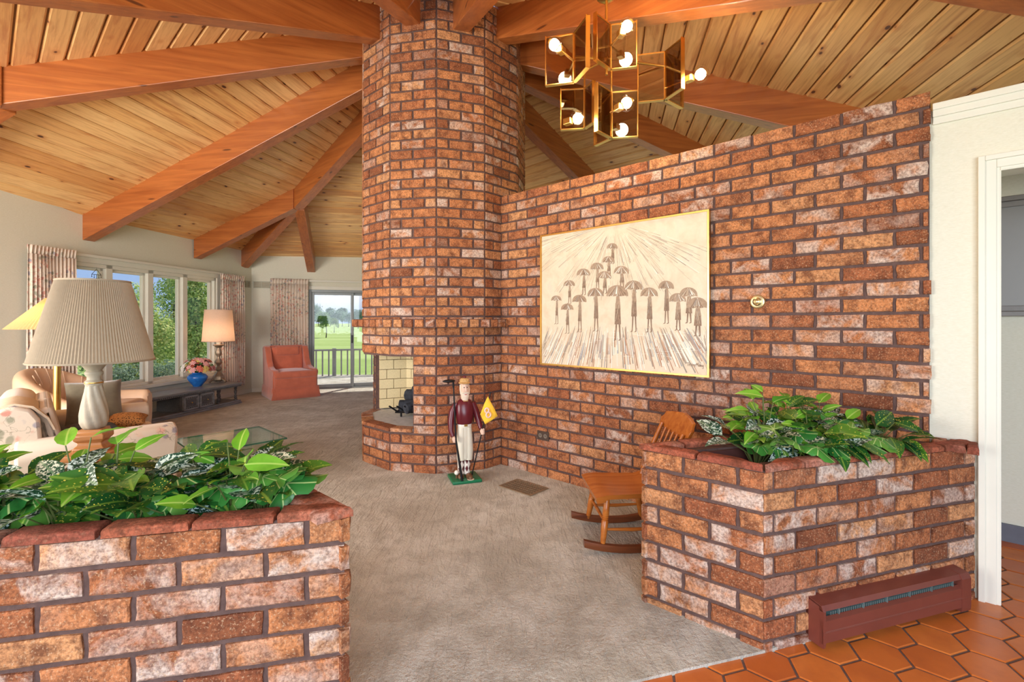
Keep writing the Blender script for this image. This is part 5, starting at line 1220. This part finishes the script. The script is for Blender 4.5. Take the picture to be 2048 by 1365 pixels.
rbx = rbox(.09, .40, .17, .035, TR(-.25, 0, .80, 0, 0, R(-8)), cuts=2); rbx.build('headrest', M_CORAL, e, 50)
rbx = rbox(.66, .56, .13, .045, TR(.06, 0, .415), puff=.015, cuts=3); rbx.build('seat_cushion', M_CORAL, e, 50)
rbx = rbox(.14, .72, .12, .045, TR(.33, 0, .412)); rbx.build('seat_cushion', M_CORAL, e, 50)
m = MB(); sk = []
for (z_, ex) in ((.0, .03), (.10, .018), (.20, .008)):
    row = []
    a, b = .375+ex, w2+ex
    for (p0, p1) in (((a, -b), (a, b)), ((a, b), (-.42, b)), ((-.42, b), (-.42, -b)), ((-.42, -b), (a, -b))):
        for k in range(10):
            q = k/10; x = p0[0]+(p1[0]-p0[0])*q; y = p0[1]+(p1[1]-p0[1])*q; row.append(Vector((x+rnd.uniform(-.003, .003), y+rnd.uniform(-.003, .003), z_)))
    sk.append(row)
m.loft(sk, caps=False); so = m.build('skirt', M_CORAL, e, 60); q = so.modifiers.new('s', 'SOLIDIFY'); q.thickness = .008

# ------------------------------------------------------------------ plants
def leaf_mesh(kind):
    m = MB(); n = 7
    if kind != 'ivy':
        wmax = {'bright': .27, 'gold': .30, 'silver': .31}[kind]; rows = []
        for i in range(n+1):
            v = i/n; w = wmax*math.sin(math.pi*min(1, v**.8))**.85*(1-.25*v) if 0 < v < 1 else .004; z = .10*v-.26*v*v; row = []
            for u in (-1, -.5, 0, .5, 1): row.append(Vector((u*w, v, z+.10*abs(u)*w*2.2-.02*(abs(u) == 1)*math.sin(v*14))))
            rows.append(row)
        m.loft(rows, caps=False, closed=False)
    else:
        pts = []; 
        for k in range(29):
            a = -R(150)+R(300)*k/28; lob = abs(math.cos(a*2.4*.5))**.0; r_ = .42*(1+.30*math.cos(5*a*.72))*(1.15 if abs(a) < .5 else 1); pts.append((a, r_))
        vs_ = [Vector((0, 0, .03))]
        for (a, r_) in pts: vs_.append(Vector((math.sin(a)*r_*.55, .0+math.cos(a)*r_*.55, .02-.03*math.cos(3*a))))
        for (a, r_) in pts: vs_.append(Vector((math.sin(a)*r_, math.cos(a)*r_, -.07*abs(math.sin(a*1.2))-.05+.03*math.cos(9*a))))
        N = len(pts); m.add(vs_, [(0, 1+k, 2+k) for k in range(N-1)]+[(1+k, 1+N+k, 2+N+k, 2+k) for k in range(N-1)])
    me = m.mesh('leaf', M_LEAF[kind]); me.shade_smooth(); return me
LEAF = {k: leaf_mesh(k) for k in ('bright', 'gold', 'silver', 'ivy')}
KL = {'bright': ('bright_leaf_plant', 'bright lime pointed-leaf plant'), 'gold': ('speckled_plant', 'yellow-speckled dark green plant'), 'silver': ('silver_leaf_plant', 'silvery mottled plant'), 'ivy': ('ivy_plant', 'pale-veined ivy plant')}
rl = random.Random(11)
def inside(p, poly, mar):
    for i in range(len(poly)):
        a, b = poly[i], poly[(i+1) % len(poly)]; d = (b-a).normalized(); n = Vector((-d.y, d.x, 0))
        if (Vector((p.x, p.y, 0))-a).dot(n) < mar: return False
    return True
LEAFV = {k: [v.co.copy() for v in m_.vertices] for k, m_ in LEAF.items()}
def clear_leaf(kind, MW, poly):                        # no part of the leaf inside the coping, the brick shell or the partition
    for v in LEAFV[kind]:
        p = MW @ v
        if p.z < ZCOP+.029 and inside(p, poly, -.014) and not inside(p, poly, .082): return False
        if (p-WALL.O).dot(WALL.N) < .006: return False
    return True
def plant(kind, x, y, z, n, where, rad, hgt, size, group, poly, droop=()):
    nm, lb = KL[kind]; e = empty(nm, (x, y, z), 0, lb+' '+where, 'plant', group); st = MB(); base = Vector((x, y, z)); k = 0; tries = 0
    while k < n and tries < 40*n:
        tries += 1
        a = rl.uniform(0, 2*math.pi); rr = rad*math.sqrt(rl.random()); h_ = max(.05, hgt*(1-.7*(rr/rad)**2*rl.uniform(.5, 1.2))*rl.uniform(.55, 1.1))
        b = Vector((math.cos(a)*rr*.8, math.sin(a)*rr*.8, h_)); s_ = size*rl.uniform(.75, 1.25); a2 = a+rl.uniform(-.9, .9)
        tilt = rl.uniform(-.3, .6)+.4*(h_/hgt-.5); d_ = Vector((math.cos(a2), math.sin(a2), tilt)).normalized()
        tip = base+b+d_*s_-Vector((0, 0, .14*s_))
        low = min(tip.z, (base+b).z)
        if not inside(base+b, poly, .02) and low < ZCOP+.05: continue
        if not inside(tip, poly, .09) and tip.z < ZCOP+.045+.03*rl.random(): continue
        if (tip-WALL.O).dot(WALL.N) < .03 and group[-1] == 'r': continue
        yv = d_; zv = Vector((rl.uniform(-.5, .5), rl.uniform(-1.0, .1), 1.0)); zv = (zv-yv*zv.dot(yv)).normalized(); xv = yv.cross(zv)
        M = Matrix((xv, yv, zv)).transposed().to_4x4(); M.translation = b; M = M @ Matrix.Diagonal((s_, s_, s_, 1))
        if not clear_leaf(kind, Matrix.Translation(base) @ M, poly): continue
        o = link('leaf', LEAF[kind], e); o.matrix_local = M
        st.tube([(0, 0, -.02), (b.x*.35, b.y*.35, h_*.6), b], [.004, .003, .002], 5); k += 1
    for (B_, d_) in droop:                              # leaves hanging over the coping
        for tr in range(30):
            b = B_-base+Vector((0, 0, .003*tr)); dd_ = (d_+Vector((rl.uniform(-.2, .2), rl.uniform(-.2, .2), .015*tr))).normalized(); s_ = size*rl.uniform(.9, 1.2); zv = Vector((rl.uniform(-.3, .3), -.3, 1)); zv = (zv-dd_*zv.dot(dd_)).normalized(); xv = dd_.cross(zv)
            M = Matrix((xv, dd_, zv)).transposed().to_4x4(); M.translation = b; M = M @ Matrix.Diagonal((s_, s_, s_, 1))
            if clear_leaf(kind, Matrix.Translation(base) @ M, poly):
                link('leaf', LEAF[kind], e).matrix_local = M; st.tube([(0, 0, -.02), (b.x*.5, b.y*.5, b.z), b], [.004, .003, .002], 5); break
    st.build('stem', M_STEM, e)
gl = 'artificial plants in the long planter'; grp_r = 'artificial plants in the planter with the heater'
SZ = .66
def posL(s, v): p_ = LC+(LB-LC)*(.5+v)-LDIR*s; return p_.x, p_.y
seq = [(.19, 'gold', .12), (.18, 'ivy', -.1), (.24, 'silver', .10), (.28, 'bright', -.12), (.38, 'gold', .12), (.42, 'ivy', -.16), (.52, 'silver', .1), (.55, 'gold', -.16), (.64, 'ivy', .0), (.70, 'bright', .15), (.76, 'silver', -.15), (.86, 'gold', .12), (.90, 'ivy', -.17), (.98, 'silver', .08), (1.04, 'bright', -.14), (1.10, 'gold', .02), (1.20, 'silver', -.12), (1.30, 'gold', .05), (1.26, 'bright', .16), (1.42, 'silver', .1), (1.44, 'ivy', -.12), (.60, 'bright', .18)]
zone = ((.22, 'nearest the corner coping of the long planter'), (.34, 'at the corner of the long planter'), (.47, 'before the glass table'), (.59, 'before the end of the loveseat arm'), (.68, 'before the loveseat seat'), (.80, 'under the right edge of the big lampshade'), (.95, 'before the lamp table'), (1.07, 'before the slate pillow'), (1.24, 'before the loveseat back'), (9, 'at the far end of the long planter'))
polyL = [LLEFT, LC, LB, LBL]
for (s, k, v) in seq:
    x, y = posL(s, v*.75); wh = next(w for q, w in zone if s < q)+(' by the front coping' if v < -.05 else (' by the rear coping' if v > .05 else ' in mid row'))
    plant(k, x, y, SZ, {'bright': 17, 'gold': 20, 'silver': 22, 'ivy': 20}[k], wh, .17, {'bright': .30, 'gold': .24, 'silver': .21, 'ivy': .20}[k], {'bright': .11, 'gold': .145, 'silver': .14, 'ivy': .145}[k], gl, polyL)
def posR(s, v): p_ = P1+(P2-P1).normalized()*s+(P3-P1)*v; return p_.x, p_.y
polyR = [P1, P2, P4, P3]
for (s, k, v, wh) in [(.40, 'silver', .6, 'on the rocking chair side of the heater planter'), (.42, 'ivy', .34, 'trailing at the front corner of the heater planter'), (.47, 'bright', .62, 'at the back of the heater planter near the rocking chair'), (.52, 'gold', .34, 'at the front of the heater planter over its corner bricks'), (.58, 'bright', .78, 'rising highest against the brick partition'), (.60, 'silver', .45, 'in the middle of the heater planter'), (.64, 'gold', .74, 'behind the others against the brick partition'), (.68, 'ivy', .30, 'spilling over the front of the heater planter'), (.74, 'bright', .52, 'in the middle of the heater planter toward the doorway'), (.86, 'silver', .6, 'against the partition toward the doorway'), (.90, 'gold', .34, 'at the doorway end of the heater planter'), (.78, 'bright', .8, 'against the partition below the brass button')]:
    x, y = posR(s, v); dr_ = []
    if k in ('ivy', 'gold') and v < .4:
        for q in range(4):
            ss = s+rl.uniform(-.11, .11); dr_.append((P1+BDIR*ss+(P3-P1).normalized()*.05+Vector((0, 0, ZCOP+rl.uniform(.055, .075))), front_n*.9+BDIR*rl.uniform(-.6, .6)+Vector((0, 0, -.42))))
    plant(k, x, y, SZ, {'bright': 22, 'gold': 21, 'silver': 21, 'ivy': 17}[k], wh, .21, {'bright': .32, 'gold': .26, 'silver': .24, 'ivy': .20}[k], {'bright': .105, 'gold': .135, 'silver': .125, 'ivy': .13}[k], grp_r, polyR, dr_)

# ------------------------------------------------------------------ outdoors: lawn, deck, railing, trees, shrubs
m = MB(); m.quad((-400, -300, -2.0), (400, -300, -2.0), (400, 700, -2.0), (-400, 700, -2.0)); lawn = m.build('lawn_ground', M_GRASS); tag(lawn, 'mown golf course lawn stretching to the trees', kind='structure')
dk = empty('deck', DOORW.P(2.0, -1.3, -.15), DOORW.ang, 'grey wooden deck outside the sliding door', kind='structure')
for k in range(16):
    m = MB(); m.box(-2.5, 4.6, -1.2+k*.152, -1.2+k*.152+.145, -.04, 0); m.build('board', M_DECK, dk)
m = MB(); m.box(-2.5, 4.6, -1.2, 1.23, -.2, -.05); m.build('joists', M_DECK, dk)
rr_ = empty('deck_railing', DOORW.P(2.0, -2.40, -.15), DOORW.ang, 'grey wooden deck railing with upright balusters beyond the sliding door', 'railing')
m = MB(); m.box(-2.4, 4.6, -.03, .03, .78, .82); m.build('top_rail', M_DECK, rr_); m = MB(); m.box(-2.4, 4.6, -.02, .02, .06, .11); m.build('bottom_rail', M_DECK, rr_)
bal = MB().cbox((0, 0, .44), (.034, .034, .70)).mesh('baluster', M_DECK)
for k in range(48): link('baluster', bal, rr_).location = (-2.35+k*.145, 0, 0)
for k in range(5):
    m = MB(); m.box(-.045, .045, -.045, .045, -1.9, .84); o = m.build('post', M_DECK, rr_); o.location = (-2.36+k*1.73, 0, 0)
def foliage_mesh(name, mat, blobs, n, leaf, seed, flat=1.0):
    r_ = random.Random(seed); vs_ = []; fs = []; rv = []; tot = sum(b[3]**2 for b in blobs)
    for (x, y, z, rad) in blobs:
        for k in range(int(n*rad*rad/tot)):
            d_ = Vector((r_.gauss(0, 1), r_.gauss(0, 1), r_.gauss(0, 1)*flat)).normalized(); q = rad*(r_.random()**.35); p_ = Vector((x, y, z))+Vector((d_.x*q, d_.y*q, d_.z*q*flat)); nn = (d_+Vector((r_.gauss(0, .6), r_.gauss(0, .6), r_.gauss(0, .6)+.5))).normalized(); a = nn.orthogonal().normalized(); b = nn.cross(a); t = r_.uniform(0, 6.28); a, b = a*math.cos(t)+b*math.sin(t), b*math.cos(t)-a*math.sin(t); s_ = leaf*r_.uniform(.6, 1.3); i = len(vs_)
            vs_ += [p_-a*s_, p_-b*s_*.5, p_+a*s_, p_+b*s_*.5]; fs.append((i, i+1, i+2, i+3)); rv.append(r_.random())
    me = bpy.data.meshes.new(name); me.from_pydata(vs_, [], fs); me.materials.append(mat); me.attributes.new('rnd', 'FLOAT', 'FACE').data.foreach_set('value', rv); return me
def tree(name, label, px, Y, base_z, htop, rad, mat, seed, n=2600, leaf=None, group='trees on the golf course', trunk=.3):
    X = (px-CX)/FPX*Y; H = htop-base_z; e = empty(name, (X, Y, base_z), 0, label, 'tree', group); r_ = random.Random(seed); bl_ = []
    for k in range(9): bl_.append((r_.uniform(-.55, .55)*rad, r_.uniform(-.5, .5)*rad, H*(trunk+(1-trunk)*r_.uniform(.3, .78)), rad*r_.uniform(.45, .65)))
    tag(link('foliage', foliage_mesh('foliage', mat, bl_, n, leaf or rad*.075, seed), e), kind='stuff'); m = MB(); m.tube([(0, 0, -.3), (.02*H, 0, H*trunk), (0, 0, H*.7)], [rad*.07, rad*.05, rad*.02], 7); m.build('trunk', M_BARK, e)
def treepx(name, label, px, py_base, py_top, halfw, mat, seed, z=-2.0, **kw):
    Y = FPX*(CAMH-z)/(py_base-HY); top = CAMH+(HY-py_top)/FPX*Y; tree(name, label, px, Y, z, top, halfw/FPX*Y, mat, seed, **kw)
treepx('shade_tree', 'round lone shade tree in the middle of the golf course lawn', 652, 676, 618, 17, M_FOL_T, 1, trunk=.2)
treepx('shade_tree', 'pale green young tree beside the lone shade tree', 668, 666, 632, 10, M_FOL_P, 2, trunk=.2)
treepx('tall_tree', 'tall blue green tree at the edge of the lawn next to the curtain', 627, 662, 598, 18, M_FOL_D, 3, trunk=.15)
treepx('tall_tree', 'broad dark tree in the far row behind the lone shade tree', 676, 656, 617, 15, M_FOL_D, 4, trunk=.15)
treepx('tall_tree', 'dark tree ending the far row by the door mullion', 697, 654, 622, 12, M_FOL_D, 5, trunk=.15)
treepx('tall_tree', 'dark tree seen right of the door mullion', 716, 658, 612, 12, M_FOL_D, 6, trunk=.15)
for k in range(12):
    tree('horizon_tree', 'tree in the hazy row along the horizon', 540+k*24, 300, -2, 9+rnd.uniform(-1.5, 3), 3.1, M_FOL_D, 20+k, n=700, leaf=.9, group='hazy horizon tree row', trunk=.1)
# garden outside the window wall: hedge, leafy trees
def outp(t, d, z): return WINW.P(t, -d, z)             # d metres outside the window wall
def shrub(name, label, blobs, mat, n, leaf, seed, cat='shrub', stems=True, group=None):
    c0 = Vector(blobs[0][:3]); cx_ = sum(b[0] for b in blobs)/len(blobs); cy_ = sum(b[1] for b in blobs)/len(blobs); gz = -.6
    e = empty(name, (cx_, cy_, gz), 0, label, cat, group); bb = [(b[0]-cx_, b[1]-cy_, b[2]-gz, b[3]) for b in blobs]; tag(link('foliage', foliage_mesh('foliage', mat, bb, n, leaf, seed), e), kind='stuff')
    m = MB(); zt_ = max(b[2] for b in bb)
    m.tube([(0, 0, -.1), (.05, .02, zt_*.5), (0, 0, zt_*.8)], [.07, .05, .02] if zt_ > 2 else [.03, .02, .01], 7); m.build('trunk', M_BARK, e)
def hedge(i, t): return [tuple(outp(t+q*.17-.25, 1.75+rnd.uniform(-.1, .1), z_+rnd.uniform(-.05, .08)))+(.19,) for q in range(4) for z_ in (-.3, -.05, .2, .4)]
for i in range(7): shrub('hedge_shrub', 'clipped dark green hedge shrub outside the casement window', hedge(i, 4.6+i*.90), M_FOL_D, 5200, .022, 40+i, group='hedge shrubs under the window')
tw = [(7.0, 3.1, 2.0, 'yellow green leafy garden tree behind the hedge at the second window pane'), (10.0, 4.9, 3.1, 'tall yellow green garden tree filling the third window pane'), (9.05, 3.1, 2.8, 'tall leafy garden tree filling the fourth window pane'), (12.0, 4.9, 3.0, 'leafy garden tree behind the candlestick lamp window end')]
for i, (t, d, h_, lb) in enumerate(tw):
    bl_ = [tuple(outp(t+rnd.uniform(-.48, .48), d+rnd.uniform(-.3, .3), z_))+(rnd.uniform(.36, .58),) for z_ in [k*.26+.25 for k in range(int(h_/.26))]]
    shrub('garden_tree', lb, bl_+bl_[:0], M_FOL_Y, 10500, .04, 60+i, 'tree', group='garden trees outside the window')
m = MB(); mw = TR(WINW.O.x, WINW.O.y, 0, WINW.ang); m.box(-1, 14, .17, 14, -.75, -.6, M=mw); tag(m.build('garden_ground', M_GRASS), 'garden bed and grass outside the window', kind='structure')
